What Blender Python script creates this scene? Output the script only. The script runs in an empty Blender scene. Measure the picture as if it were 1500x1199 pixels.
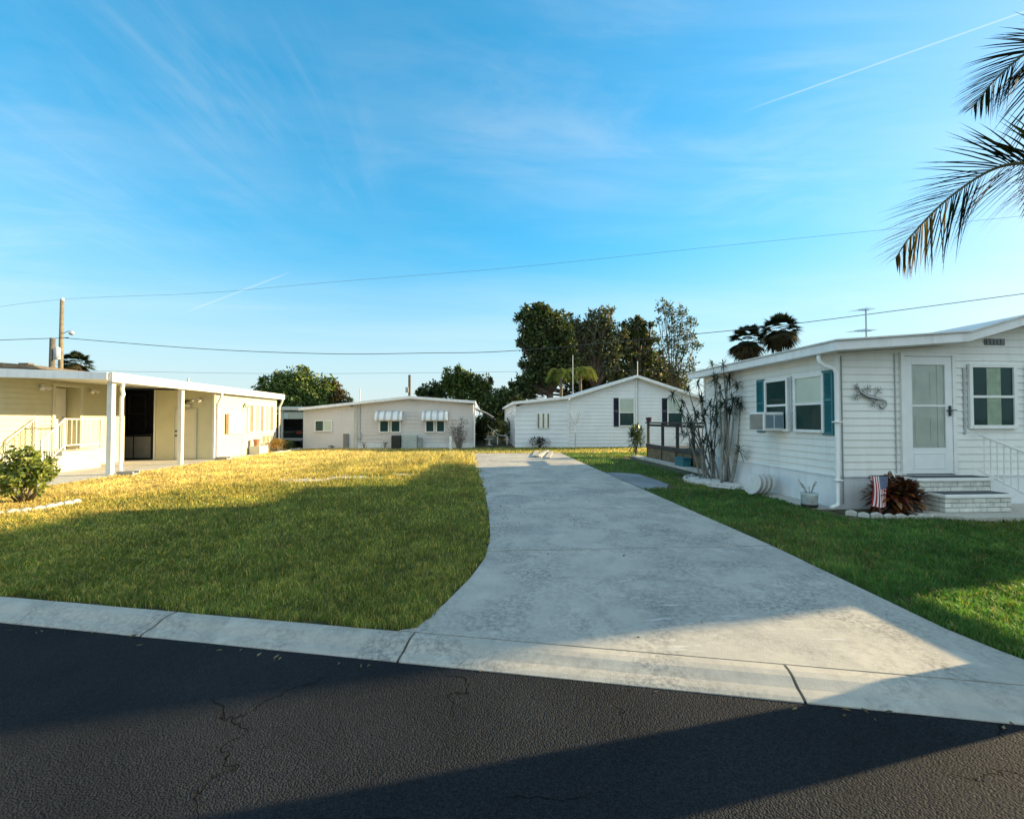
import bpy, math, random
import numpy as np
from mathutils import Vector, Matrix
random.seed(7)
RNG = np.random.default_rng(11)
PI = math.pi
SC = bpy.context.scene
COL = SC.collection

# ------------------------------------------------------------------ camera and the ray through a photo pixel
F, CH = 680.0, 1.55
YAW, PIT = math.radians(3.79), math.radians(1.3)
def ray(px, py):
    x = (px - 750) / F; y = (599.5 - py) / F
    f = math.cos(PIT) - y * math.sin(PIT); u = y * math.cos(PIT) + math.sin(PIT)
    return Vector((x * math.cos(YAW) + f * math.sin(YAW), -x * math.sin(YAW) + f * math.cos(YAW), u))
def at(px, py, Y):
    r = ray(px, py); t = Y / r.y
    return Vector((r.x * t, Y, CH + r.z * t))
def grd(px, py, z=0.0):
    r = ray(px, py); t = (z - CH) / r.z
    return Vector((r.x * t, r.y * t, z))
cam = bpy.data.cameras.new('camera'); camo = bpy.data.objects.new('camera', cam); COL.objects.link(camo)
cam.sensor_fit = 'HORIZONTAL'; cam.sensor_width = 36; cam.lens = 36 * F / 1500
cam.clip_start = 0.05; cam.clip_end = 6000
camo.location = (0, 0, CH); camo.rotation_euler = (PI / 2 + PIT, 0, -YAW)
SC.camera = camo

# ------------------------------------------------------------------ materials
MATS = {}
def mat(name, col, rough=.6, var=.12, vs=3., bump=0., bs=40., metal=0., attr=False, trans=0., spec=.4, dirt=0., tcol=None):
    if name in MATS: return MATS[name]
    m = bpy.data.materials.new(name); m.use_nodes = True; nt = m.node_tree; N = nt.nodes; L = nt.links
    b = N['Principled BSDF']; out = N['Material Output']
    b.inputs['Roughness'].default_value = rough; b.inputs['Metallic'].default_value = metal
    b.inputs['Specular IOR Level'].default_value = spec
    tc = N.new('ShaderNodeTexCoord')
    if attr:
        a = N.new('ShaderNodeAttribute'); a.attribute_name = 'col'; base = a.outputs['Color']
    else:
        r = N.new('ShaderNodeRGB'); r.outputs[0].default_value = (*col, 1); base = r.outputs[0]
    if var > 0:
        n = N.new('ShaderNodeTexNoise'); n.inputs['Scale'].default_value = vs; n.inputs['Detail'].default_value = 5
        L.new(tc.outputs['Object'], n.inputs['Vector'])
        mr = N.new('ShaderNodeMapRange'); mr.inputs[1].default_value = .3; mr.inputs[2].default_value = .7
        mr.inputs[3].default_value = 1 - var; mr.inputs[4].default_value = 1 + var
        L.new(n.outputs['Fac'], mr.inputs[0])
        mx = N.new('ShaderNodeVectorMath'); mx.operation = 'SCALE'
        L.new(base, mx.inputs[0]); L.new(mr.outputs[0], mx.inputs['Scale']); base = mx.outputs[0]
    if dirt > 0:
        mp = N.new('ShaderNodeMapping'); mp.inputs['Scale'].default_value = (5, 5, .7)
        L.new(tc.outputs['Object'], mp.inputs[0])
        n = N.new('ShaderNodeTexNoise'); n.inputs['Scale'].default_value = 1.2; n.inputs['Detail'].default_value = 8; n.inputs['Roughness'].default_value = .7
        L.new(mp.outputs[0], n.inputs['Vector'])
        mr = N.new('ShaderNodeMapRange'); mr.inputs[1].default_value = .5; mr.inputs[2].default_value = .78
        mr.inputs[4].default_value = dirt; L.new(n.outputs['Fac'], mr.inputs[0])
        mx = N.new('ShaderNodeMix'); mx.data_type = 'RGBA'; L.new(mr.outputs[0], mx.inputs[0]); L.new(base, mx.inputs[6])
        mx.inputs[7].default_value = (.20, .19, .15, 1); base = mx.outputs[2]
    L.new(base, b.inputs['Base Color'])
    if bump > 0:
        n = N.new('ShaderNodeTexNoise'); n.inputs['Scale'].default_value = bs; n.inputs['Detail'].default_value = 4
        L.new(tc.outputs['Object'], n.inputs['Vector'])
        bp = N.new('ShaderNodeBump'); bp.inputs['Strength'].default_value = bump; bp.inputs['Distance'].default_value = .02
        L.new(n.outputs['Fac'], bp.inputs['Height']); L.new(bp.outputs[0], b.inputs['Normal'])
    if trans > 0:
        t = N.new('ShaderNodeBsdfTranslucent')
        if tcol:
            mm = N.new('ShaderNodeMix'); mm.data_type = 'RGBA'; mm.blend_type = 'MULTIPLY'; mm.inputs[0].default_value = 1
            L.new(base, mm.inputs[6]); mm.inputs[7].default_value = (*tcol, 1); L.new(mm.outputs[2], t.inputs['Color'])
        else: L.new(base, t.inputs['Color'])
        ms = N.new('ShaderNodeMixShader'); ms.inputs[0].default_value = trans
        L.new(b.outputs[0], ms.inputs[1]); L.new(t.outputs[0], ms.inputs[2]); L.new(ms.outputs[0], out.inputs['Surface'])
    MATS[name] = m; return m

def glass_mat(name, tint=(.95, .98, .97), refl=.24):
    m = bpy.data.materials.new(name); m.use_nodes = True; nt = m.node_tree; N = nt.nodes; L = nt.links
    N.remove(N['Principled BSDF']); out = N['Material Output']
    tr = N.new('ShaderNodeBsdfTransparent'); tr.inputs[0].default_value = (*tint, 1)
    gl = N.new('ShaderNodeBsdfGlossy'); gl.inputs['Roughness'].default_value = .03
    fr = N.new('ShaderNodeLayerWeight'); fr.inputs[0].default_value = refl
    n = N.new('ShaderNodeTexNoise'); n.inputs['Scale'].default_value = 2.5
    bp = N.new('ShaderNodeBump'); bp.inputs['Strength'].default_value = .05; bp.inputs['Distance'].default_value = .02
    L.new(n.outputs['Fac'], bp.inputs['Height']); L.new(bp.outputs[0], gl.inputs['Normal'])
    ms = N.new('ShaderNodeMixShader'); L.new(fr.outputs['Fresnel'], ms.inputs[0]); L.new(tr.outputs[0], ms.inputs[1]); L.new(gl.outputs[0], ms.inputs[2])
    L.new(ms.outputs[0], out.inputs['Surface']); return m

def concrete_mat(name, col, stain, scuff=False):
    m = bpy.data.materials.new(name); m.use_nodes = True; nt = m.node_tree; N = nt.nodes; L = nt.links
    b = N['Principled BSDF']; b.inputs['Roughness'].default_value = .85; b.inputs['Specular IOR Level'].default_value = .25
    tc = N.new('ShaderNodeTexCoord')
    def noise(scale, det=8, ro=.65, mp=None, dist=0):
        n = N.new('ShaderNodeTexNoise'); n.inputs['Scale'].default_value = scale; n.inputs['Detail'].default_value = det; n.inputs['Roughness'].default_value = ro
        n.inputs['Distortion'].default_value = dist
        if mp:
            k = N.new('ShaderNodeMapping'); k.inputs['Scale'].default_value = mp[0]; k.inputs['Rotation'].default_value = mp[1]
            L.new(tc.outputs['Object'], k.inputs[0]); L.new(k.outputs[0], n.inputs['Vector'])
        else: L.new(tc.outputs['Object'], n.inputs['Vector'])
        return n.outputs['Fac']
    def rng(v, a, c, lo, hi):
        r = N.new('ShaderNodeMapRange'); r.inputs[1].default_value = a; r.inputs[2].default_value = c; r.inputs[3].default_value = lo; r.inputs[4].default_value = hi
        L.new(v, r.inputs[0]); return r.outputs[0]
    def mix(f, A, B):
        x = N.new('ShaderNodeMix'); x.data_type = 'RGBA'
        L.new(f, x.inputs[0])
        for s, v in ((6, A), (7, B)):
            if isinstance(v, tuple): x.inputs[s].default_value = (*v, 1)
            else: L.new(v, x.inputs[s])
        return x.outputs[2]
    c = mix(rng(noise(.9, 9, .7, None, .4), .42, .70, 0, .5), col, stain)
    c = mix(rng(noise(7, 8, .75, ((1, .5, 1), (0, 0, .3))), .50, .72, 0, .35), c, tuple(v * .8 for v in stain))
    fg = N.new('ShaderNodeMath'); fg.operation = 'MULTIPLY'
    L.new(rng(noise(26, 7, .8),   .42, .60, 0, .9), fg.inputs[0]); L.new(rng(noise(1.25, 6, .6, None, .8), .40, .62, .06, 1), fg.inputs[1])
    c = mix(fg.outputs[0], c, tuple(v * .62 for v in stain))
    nd = N.new('ShaderNodeTexNoise'); nd.inputs['Scale'].default_value = 2.2; nd.inputs['Detail'].default_value = 7; L.new(tc.outputs['Object'], nd.inputs['Vector'])
    va = N.new('ShaderNodeVectorMath'); va.operation = 'MULTIPLY_ADD'; L.new(nd.outputs['Color'], va.inputs[0]); va.inputs[1].default_value = (.6, .6, .6); L.new(tc.outputs['Object'], va.inputs[2])
    vc = N.new('ShaderNodeTexVoronoi'); vc.feature = 'DISTANCE_TO_EDGE'; vc.inputs['Scale'].default_value = .42; L.new(va.outputs[0], vc.inputs['Vector'])
    fc = N.new('ShaderNodeMath'); fc.operation = 'MULTIPLY'; L.new(rng(vc.outputs['Distance'], .0006, .0028, .7, 0), fc.inputs[0]); L.new(rng(noise(.55, 3, .5), .50, .58, 0, 1), fc.inputs[1])
    c = mix(fc.outputs[0], c, (.07, .068, .062))
    c = mix(rng(noise(90, 3, .6), .35, .7, 0, .4), c, tuple(v * .72 for v in col))
    c = mix(rng(noise(2.3, 6, .6), .58, .7, 0, .35), c, tuple(min(.8, v * 1.35) for v in col))
    if scuff:
        sx = N.new('ShaderNodeSeparateXYZ'); L.new(tc.outputs['Object'], sx.inputs[0])
        def box(v, a, bb, s=.12):
            q = N.new('ShaderNodeMapRange'); q.interpolation_type = 'SMOOTHSTEP'; q.inputs[1].default_value = a - s; q.inputs[2].default_value = a + s; L.new(v, q.inputs[0])
            w = N.new('ShaderNodeMapRange'); w.interpolation_type = 'SMOOTHSTEP'; w.inputs[1].default_value = bb - s; w.inputs[2].default_value = bb + s; w.inputs[3].default_value = 1; w.inputs[4].default_value = 0; L.new(v, w.inputs[0])
            u = N.new('ShaderNodeMath'); u.operation = 'MULTIPLY'; L.new(q.outputs[0], u.inputs[0]); L.new(w.outputs[0], u.inputs[1]); return u.outputs[0]
        st = rng(noise(3.2, 4, .6, ((1.0, 7.5, 1), (0, 0, -.28)), .3), .60, .655, 0, .75)
        def mul(a, bb):
            u = N.new('ShaderNodeMath'); u.operation = 'MULTIPLY'; L.new(a, u.inputs[0]); L.new(bb, u.inputs[1]); return u.outputs[0]
        f = mul(mul(box(sx.outputs[0], 1.25, 2.6), box(sx.outputs[1], 3.0, 4.5)), st)
        c = mix(f, c, (.50, .49, .47))
    L.new(c, b.inputs['Base Color'])
    bp = N.new('ShaderNodeBump'); bp.inputs['Strength'].default_value = .5; bp.inputs['Distance'].default_value = .006
    L.new(noise(120, 5, .7), bp.inputs['Height']); L.new(bp.outputs[0], b.inputs['Normal'])
    return m

def asphalt_mat():
    m = bpy.data.materials.new('asphalt'); m.use_nodes = True; nt = m.node_tree; N = nt.nodes; L = nt.links
    b = N['Principled BSDF']; b.inputs['Specular IOR Level'].default_value = .08
    tc = N.new('ShaderNodeTexCoord')
    v = N.new('ShaderNodeTexVoronoi'); v.inputs['Scale'].default_value = 105; L.new(tc.outputs['Object'], v.inputs['Vector'])
    n1 = N.new('ShaderNodeTexNoise'); n1.inputs['Scale'].default_value = 1.1; n1.inputs['Detail'].default_value = 8; L.new(tc.outputs['Object'], n1.inputs['Vector'])
    n2 = N.new('ShaderNodeTexNoise'); n2.inputs['Scale'].default_value = 60; n2.inputs['Detail'].default_value = 6; L.new(tc.outputs['Object'], n2.inputs['Vector'])
    # cracks
    nd = N.new('ShaderNodeTexNoise'); nd.inputs['Scale'].default_value = 3; nd.inputs['Detail'].default_value = 6; L.new(tc.outputs['Object'], nd.inputs['Vector'])
    vm = N.new('ShaderNodeVectorMath'); vm.operation = 'MULTIPLY_ADD'; L.new(nd.outputs['Color'], vm.inputs[0]); vm.inputs[1].default_value = (.5, .5, .5); L.new(tc.outputs['Object'], vm.inputs[2])
    vc = N.new('ShaderNodeTexVoronoi'); vc.feature = 'DISTANCE_TO_EDGE'; vc.inputs['Scale'].default_value = .8; L.new(vm.outputs[0], vc.inputs['Vector'])
    cr = N.new('ShaderNodeMapRange'); cr.inputs[1].default_value = .001; cr.inputs[2].default_value = .006; cr.inputs[3].default_value = 1; cr.inputs[4].default_value = 0; L.new(vc.outputs['Distance'], cr.inputs[0])
    nm = N.new('ShaderNodeTexNoise'); nm.inputs['Scale'].default_value = 1.3; L.new(tc.outputs['Object'], nm.inputs['Vector'])
    mk = N.new('ShaderNodeMapRange'); mk.inputs[1].default_value = .48; mk.inputs[2].default_value = .56; L.new(nm.outputs['Fac'], mk.inputs[0])
    cm = N.new('ShaderNodeMath'); cm.operation = 'MULTIPLY'; L.new(cr.outputs[0], cm.inputs[0]); L.new(mk.outputs[0], cm.inputs[1])
    ramp = N.new('ShaderNodeMapRange'); ramp.inputs[1].default_value = .3; ramp.inputs[2].default_value = .7; ramp.inputs[3].default_value = .75; ramp.inputs[4].default_value = 1.3; L.new(n1.outputs['Fac'], ramp.inputs[0])
    rs = N.new('ShaderNodeMapRange'); rs.inputs[1].default_value = 0; rs.inputs[2].default_value = 1; rs.inputs[3].default_value = .6; rs.inputs[4].default_value = 1.5; L.new(v.outputs['Color'], rs.inputs[0])
    mm = N.new('ShaderNodeMath'); mm.operation = 'MULTIPLY'; L.new(ramp.outputs[0], mm.inputs[0]); L.new(rs.outputs[0], mm.inputs[1])
    sc = N.new('ShaderNodeVectorMath'); sc.operation = 'SCALE'; sc.inputs[0].default_value = ASPH; L.new(mm.outputs[0], sc.inputs['Scale'])
    mx = N.new('ShaderNodeMix'); mx.data_type = 'RGBA'; L.new(cm.outputs[0], mx.inputs[0]); L.new(sc.outputs[0], mx.inputs[6]); mx.inputs[7].default_value = (.006, .006, .006, 1)
    L.new(mx.outputs[2], b.inputs['Base Color']); b.inputs['Roughness'].default_value = .8
    hs = N.new('ShaderNodeMath'); hs.operation = 'ADD'; L.new(v.outputs['Distance'], hs.inputs[0]); L.new(n2.outputs['Fac'], hs.inputs[1])
    h2 = N.new('ShaderNodeMath'); h2.operation = 'MULTIPLY_ADD'; L.new(cm.outputs[0], h2.inputs[0]); h2.inputs[1].default_value = 1.5; L.new(hs.outputs[0], h2.inputs[2])
    bp = N.new('ShaderNodeBump'); bp.inputs['Strength'].default_value = .9; bp.inputs['Distance'].default_value = .014; bp.invert = True
    L.new(h2.outputs[0], bp.inputs['Height']); L.new(bp.outputs[0], b.inputs['Normal'])
    return m
ASPH = (.0165, .0185, .022)

# ------------------------------------------------------------------ mesh builder
class MB:
    def __init__(s): s.v = []; s.f = []; s.mi = []
    def add(s, vs, fs, mi=0):
        o = len(s.v); s.v += [tuple(p) for p in vs]; s.f += [tuple(i + o for i in f) for f in fs]; s.mi += [mi] * len(fs); return s
    def quad(s, a, b, c, d, mi=0): return s.add([a, b, c, d], [(0, 1, 2, 3)], mi)
    def box(s, x0, x1, y0, y1, z0, z1, mi=0):
        return s.add([(x0, y0, z0), (x1, y0, z0), (x1, y1, z0), (x0, y1, z0), (x0, y0, z1), (x1, y0, z1), (x1, y1, z1), (x0, y1, z1)],
                     [(0, 3, 2, 1), (4, 5, 6, 7), (0, 1, 5, 4), (1, 2, 6, 5), (2, 3, 7, 6), (3, 0, 4, 7)], mi)
    def obox(s, c, ax, ay, az, mi=0):      # centre and three half-axis vectors
        c, ax, ay, az = map(Vector, (c, ax, ay, az)); vs = []
        for k in (-1, 1):
            for i, j in ((-1, -1), (1, -1), (1, 1), (-1, 1)): vs.append(c + ax * i + ay * j + az * k)
        return s.add(vs, [(0, 3, 2, 1), (4, 5, 6, 7), (0, 1, 5, 4), (1, 2, 6, 5), (2, 3, 7, 6), (3, 0, 4, 7)], mi)
    def bar(s, p, q, w, h, mi=0, up=(0, 0, 1)):
        p, q = Vector(p), Vector(q); d = q - p; u = d.normalized(); sd = u.cross(Vector(up))
        if sd.length < 1e-4: sd = u.cross(Vector((0, 1, 0)))
        sd.normalize(); n = sd.cross(u)
        return s.obox((p + q) / 2, d / 2, sd * (w / 2), n * (h / 2), mi)
    def tube(s, pts, r, n=8, mi=0, cap=True, flat=1.0):
        pts = [Vector(p) for p in pts]; k = len(pts)
        rs = r if isinstance(r, (list, tuple)) else [r] * k
        vs = []; fs = []; prev = None
        for i, p in enumerate(pts):
            t = (pts[min(i + 1, k - 1)] - pts[max(i - 1, 0)]).normalized()
            a = prev - t * prev.dot(t) if prev is not None else t.orthogonal()
            if a.length < 1e-5: a = t.orthogonal()
            a.normalize(); b = t.cross(a); prev = a
            for j in range(n):
                w = 2 * PI * j / n; vs.append(p + (a * math.cos(w) + b * math.sin(w) * flat) * rs[i])
        for i in range(k - 1):
            for j in range(n): fs.append((i * n + j, i * n + (j + 1) % n, (i + 1) * n + (j + 1) % n, (i + 1) * n + j))
        if cap: fs += [tuple(range(n - 1, -1, -1)), tuple(range((k - 1) * n, k * n))]
        return s.add(vs, fs, mi)
    def lathe(s, prof, c, n=20, mi=0):
        c = Vector(c); vs = []; fs = []; k = len(prof)
        for r, z in prof:
            for j in range(n):
                w = 2 * PI * j / n; vs.append(c + Vector((r * math.cos(w), r * math.sin(w), z)))
        for i in range(k - 1):
            for j in range(n): fs.append((i * n + j, i * n + (j + 1) % n, (i + 1) * n + (j + 1) % n, (i + 1) * n + j))
        fs += [tuple(range(n - 1, -1, -1)), tuple(range((k - 1) * n, k * n))]
        return s.add(vs, fs, mi)
    def prism(s, poly, d, mi=0):           # planar polygon swept by vector d
        k = len(poly); d = Vector(d); P = [Vector(p) for p in poly]
        return s.add(P + [p + d for p in P], [tuple(range(k - 1, -1, -1)), tuple(range(k, 2 * k))] + [(i, (i + 1) % k, k + (i + 1) % k, k + i) for i in range(k)], mi)
    def build(s, name, m, parent=None, smooth=False, bevel=0., origin=None):
        o0 = Vector(origin) if origin is not None else (parent_base(parent) if parent else Vector((0, 0, 0)))
        me = bpy.data.meshes.new(name); me.from_pydata([(x - o0.x, y - o0.y, z - o0.z) for x, y, z in s.v], [], s.f)
        ms = m if isinstance(m, (list, tuple)) else [m]
        for q in ms: me.materials.append(q)
        if len(ms) > 1: me.polygons.foreach_set('material_index', s.mi)
        if smooth: me.polygons.foreach_set('use_smooth', [True] * len(me.polygons))
        me.update(); o = bpy.data.objects.new(name, me); COL.objects.link(o)
        if parent: o.parent = parent
        elif origin is not None: o.location = o0
        if bevel > 0:
            bm = o.modifiers.new('bevel', 'BEVEL'); bm.width = bevel; bm.segments = 2; bm.limit_method = 'ANGLE'
        return o
BASES = {}
def parent_base(p):
    while p.parent: p = p.parent
    return BASES.get(p.name, Vector(p.location))
def thing(name, label, cat, loc, group=None):
    o = bpy.data.objects.new(name, None); o.empty_display_size = .2; COL.objects.link(o); o.location = loc; BASES[o.name] = Vector(loc)
    return tag(o, label, cat, group)
def tag(o, label, cat, group=None):
    o['label'] = label; o['category'] = cat
    if group: o['group'] = group
    return o
def kind(o, k): o['kind'] = k; return o
def dup(root, loc, label, group, rz=0., sc=1.):
    r = root.copy(); COL.objects.link(r); r.location = loc; r.rotation_euler = (root.rotation_euler.x, root.rotation_euler.y, rz); r.scale = (sc, sc, sc)
    r['label'] = label; r['group'] = group
    for ch in list(root.children):
        c = ch.copy(); COL.objects.link(c); c.parent = r
        for g in ch.children:
            d = g.copy(); COL.objects.link(d); d.parent = c
    return r

def np_mesh(name, V, Fq, m, parent=None, col=None, origin=None, nper=4):
    """V (n,3) float, Fq (k,nper) int; col (n,3)"""
    o0 = Vector(origin) if origin is not None else (parent_base(parent) if parent else Vector((0, 0, 0)))
    V = (np.asarray(V, np.float32) - np.array(o0, np.float32)); Fq = np.asarray(Fq, np.int32)
    me = bpy.data.meshes.new(name); me.vertices.add(len(V)); me.vertices.foreach_set('co', V.ravel())
    me.loops.add(Fq.size); me.loops.foreach_set('vertex_index', Fq.ravel())
    me.polygons.add(len(Fq)); me.polygons.foreach_set('loop_start', np.arange(0, Fq.size, nper, dtype=np.int32))
    me.update(calc_edges=True)
    if col is not None:
        at_ = me.attributes.new('col', 'FLOAT_COLOR', 'POINT'); c4 = np.ones((len(V), 4), np.float32); c4[:, :3] = col; at_.data.foreach_set('color', c4.ravel())
    me.materials.append(m); me.validate()
    o = bpy.data.objects.new(name, me); COL.objects.link(o)
    if parent: o.parent = parent
    elif origin is not None: o.location = o0
    return o

# ------------------------------------------------------------------ siding: real lapped boards
def siding(mb, p0, p1, z0, z1, n, lap=.127, out=.013, prof=None, holes=()):
    p0, p1, n = Vector((*p0, 0)), Vector((*p1, 0)), Vector((*n, 0)); Lw = (p1 - p0).length; u = (p1 - p0) / Lw
    zs = {z0, z1}; z = z0
    while z < z1: zs.add(round(z, 4)); z += lap
    for h in holes: zs |= {h[2], h[3]}
    zs = sorted(q for q in zs if z0 <= q <= z1)
    def span(z):
        if prof is None: return (0, Lw)
        lo = hi = None; K = 160
        for i in range(K + 1):
            t = Lw * i / K
            if prof(t) >= z - 1e-6:
                if lo is None: lo = t
                hi = t
        return (lo, hi) if lo is not None else None
    def off(z): return out * (1 - (((z - z0) / lap) % 1.0))
    for a, b in zip(zs[:-1], zs[1:]):
        if b - a < 1e-4: continue
        sa, sb = span(a), span(b)
        if sa is None: continue
        if sb is None: sb = ((sa[0] + sa[1]) / 2,) * 2
        cuts = [(sa[0], sa[1], sb[0], sb[1])]
        for h in holes:
            if h[2] <= a + 1e-4 and h[3] >= b - 1e-4:
                new = []
                for q in cuts:
                    if h[0] > q[0]: new.append((q[0], min(h[0], q[1]), q[2], min(h[0], q[3])))
                    if h[1] < q[1]: new.append((max(h[1], q[0]), q[1], max(h[1], q[2]), q[3]))
                cuts = new
        oa = off(a + 1e-5); ob = off(b - 1e-5)
        for q in cuts:
            A = p0 + u * q[0] + n * oa; B = p0 + u * q[1] + n * oa; C = p0 + u * q[3] + n * ob; D = p0 + u * q[2] + n * ob
            A.z = B.z = a; C.z = D.z = b
            mb.quad(A, B, C, D)
            E, G_ = p0 + u * q[0], p0 + u * q[1]; E.z = G_.z = a     # the under-lip
            mb.quad(A, E, G_, B)
    return mb

# a window lying on a wall: c = middle of its sill line on the wall, u along the wall, n outward
GL = glass_mat('window_glass'); GLD = glass_mat('window_glass_green', (.80, .95, .92), .22)
M_white = mat('white_paint', (.80, .80, .77), .45, .05, 6, dirt=.12)
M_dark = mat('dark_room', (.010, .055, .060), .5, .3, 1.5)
M_blind = mat('pale_blind', (.74, .78, .70), .8, .06, 2)
M_curtain = mat('cream_curtain', (.62, .58, .46), .9, .15, 8)
def window(parent, c, u, n, w, h, frame=.055, hung=True, upper='blind', lower='dark', curtain=None, fmat=None, slider=False, depth=.05):
    c, u, n = Vector(c), Vector(u).normalized(), Vector(n).normalized(); z = Vector((0, 0, 1)); c = c + n * .012
    def rect(mb, a0, a1, z0, z1, d0, d1):
        mb.obox(c + u * (a0 + a1) / 2 + z * (z0 + z1) / 2 + n * (d0 + d1) / 2, u * (a1 - a0) / 2, n * (d1 - d0) / 2, z * (z1 - z0) / 2)
    fm = MB(); W = w / 2
    rect(fm, -W - frame, -W, -frame, h + frame, .004, depth); rect(fm, W, W + frame, -frame, h + frame, .004, depth)
    rect(fm, -W, W, h, h + frame, .004, depth); rect(fm, -W - .02, W + .02, -frame, 0, .002, depth + .018)
    if hung and not slider: rect(fm, -W, W, h * .47, h * .47 + .045, .008, depth - .006)
    if slider: rect(fm, -.02, .02, 0, h, .008, depth - .006)
    fo = fm.build('window', fmat or M_white, parent, bevel=.004)
    def pane(a0, a1, z0, z1, back, dd):
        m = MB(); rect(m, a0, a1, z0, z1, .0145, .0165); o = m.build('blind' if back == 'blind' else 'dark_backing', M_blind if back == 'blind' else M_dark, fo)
        g = MB(); P = [c + u * a + z * q + n * (depth - .022 - dd) for a, q in ((a0, z0), (a1, z0), (a1, z1), (a0, z1))]; g.quad(*P); g.build('pane', GLD if back == 'dark' else GL, fo)
    if slider: pane(-W, -.02, 0, h, lower, .004); pane(.02, W, 0, h, upper, 0)
    elif hung: pane(-W, W, 0, h * .47, lower, 0); pane(-W, W, h * .47 + .045, h, upper, .006)
    else: pane(-W, W, 0, h, lower, 0)
    if curtain:
        for a0, a1 in curtain:
            m = MB(); k = 10
            for i in range(k):
                t0 = a0 + (a1 - a0) * i / k; t1 = a0 + (a1 - a0) * (i + 1) / k; d0 = .018 + .004 * (i % 2); d1 = .018 + .004 * ((i + 1) % 2)
                m.quad(*[c + u * a + z * q + n * d for a, q, d in ((t0, .0, d0), (t1, .0, d1), (t1, h, d1), (t0, h, d0))])
            m.build('curtain', M_curtain, fo)
    return fo
def shutter(parent, c, u, n, w, h, m):
    c, u, n = Vector(c), Vector(u).normalized(), Vector(n).normalized(); z = Vector((0, 0, 1)); b = MB()
    def rect(a0, a1, z0, z1, d0, d1): b.obox(c + u * (a0 + a1) / 2 + z * (z0 + z1) / 2 + n * (d0 + d1) / 2, u * (a1 - a0) / 2, n * (d1 - d0) / 2, z * (z1 - z0) / 2)
    e = .035
    rect(-w / 2, -w / 2 + e, 0, h, .002, .035); rect(w / 2 - e, w / 2, 0, h, .002, .035)
    for zz in (0, h * .52, h - .06): rect(-w / 2 + e, w / 2 - e, zz, zz + .06, .002, .034)
    q = .06
    while q < h - .06:
        if not (h * .52 - .02 < q < h * .52 + .06):
            b.obox(c + z * (q + .015) + n * .018, u * (w / 2 - e), n * .010 + z * -.012, z * .004 + n * .003)
        q += .032
    return b.build('shutter', m, parent)
# ------------------------------------------------------------------ vegetation helpers
def vnoise(x, y, scale, seed):
    g = np.random.default_rng(seed).random((128, 128)); x = x / scale; y = y / scale
    xi = np.floor(x).astype(int); yi = np.floor(y).astype(int); fx = x - xi; fy = y - yi
    fx = fx * fx * (3 - 2 * fx); fy = fy * fy * (3 - 2 * fy)
    a = g[xi % 128, yi % 128]; b = g[(xi + 1) % 128, yi % 128]; c = g[xi % 128, (yi + 1) % 128]; d = g[(xi + 1) % 128, (yi + 1) % 128]
    return (a * (1 - fx) + b * fx) * (1 - fy) + (c * (1 - fx) + d * fx) * fy
def unit(n):
    v = RNG.normal(size=(n, 3)); return v / np.linalg.norm(v, axis=1, keepdims=True)
def leaf_arrays(C, size, asp=.45, up=.3, dirs=None, bend=.15):
    """kite shaped leaves at points C: returns V, F"""
    n = len(C); d = unit(n) if dirs is None else dirs
    d = d + np.array([0, 0, up * 0]); r = unit(n); s = np.cross(d, r); s /= np.linalg.norm(s, axis=1, keepdims=True) + 1e-9
    nn = np.cross(s, d); sz = (size * (0.65 + .7 * RNG.random(n)))[:, None]
    a = C; b = C + d * sz * .45 + s * sz * asp * .5 + nn * sz * bend; c = C + d * sz; e = C + d * sz * .45 - s * sz * asp * .5 + nn * sz * bend
    V = np.stack([a, b, c, e], 1).reshape(-1, 3); Fq = np.arange(4 * n).reshape(n, 4); return V, Fq
def crown_points(blobs, per):
    P = []; K = []
    for i, (c, r, n) in enumerate(blobs):
        k = max(6, n // per); cc = unit(k) * (RNG.random((k, 1)) ** .45) * np.array(r) + np.array(c)
        sg = min(r) * .15
        for q in cc:
            P.append(q + RNG.normal(size=(per, 3)) * sg); K.append(np.full(per, RNG.random()))
    return np.concatenate(P), np.concatenate(K)
M_leaf = mat('leaf', (0, 0, 0), .55, .25, 1.2, attr=True, trans=.25, spec=.3, tcol=(1.3, 1.25, .6))
M_leafgl = mat('glossy_leaf', (0, 0, 0), .4, .2, 6, attr=True, trans=.34, spec=.4, tcol=(1.4, 1.3, .6))
M_bark = mat('bark', (.11, .085, .065), .9, .35, 9, bump=.6, bs=30)
M_bark2 = mat('pale_bark', (.26, .24, .21), .9, .3, 12, bump=.5, bs=40)
def pix_blob(px, py, Y, rpx, n, rz=None, ry=None):
    c = at(px, py, Y); r = rpx / F * Y
    return (tuple(c), (r, ry or r * .9, (rz / F * Y) if rz else r), n)
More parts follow.
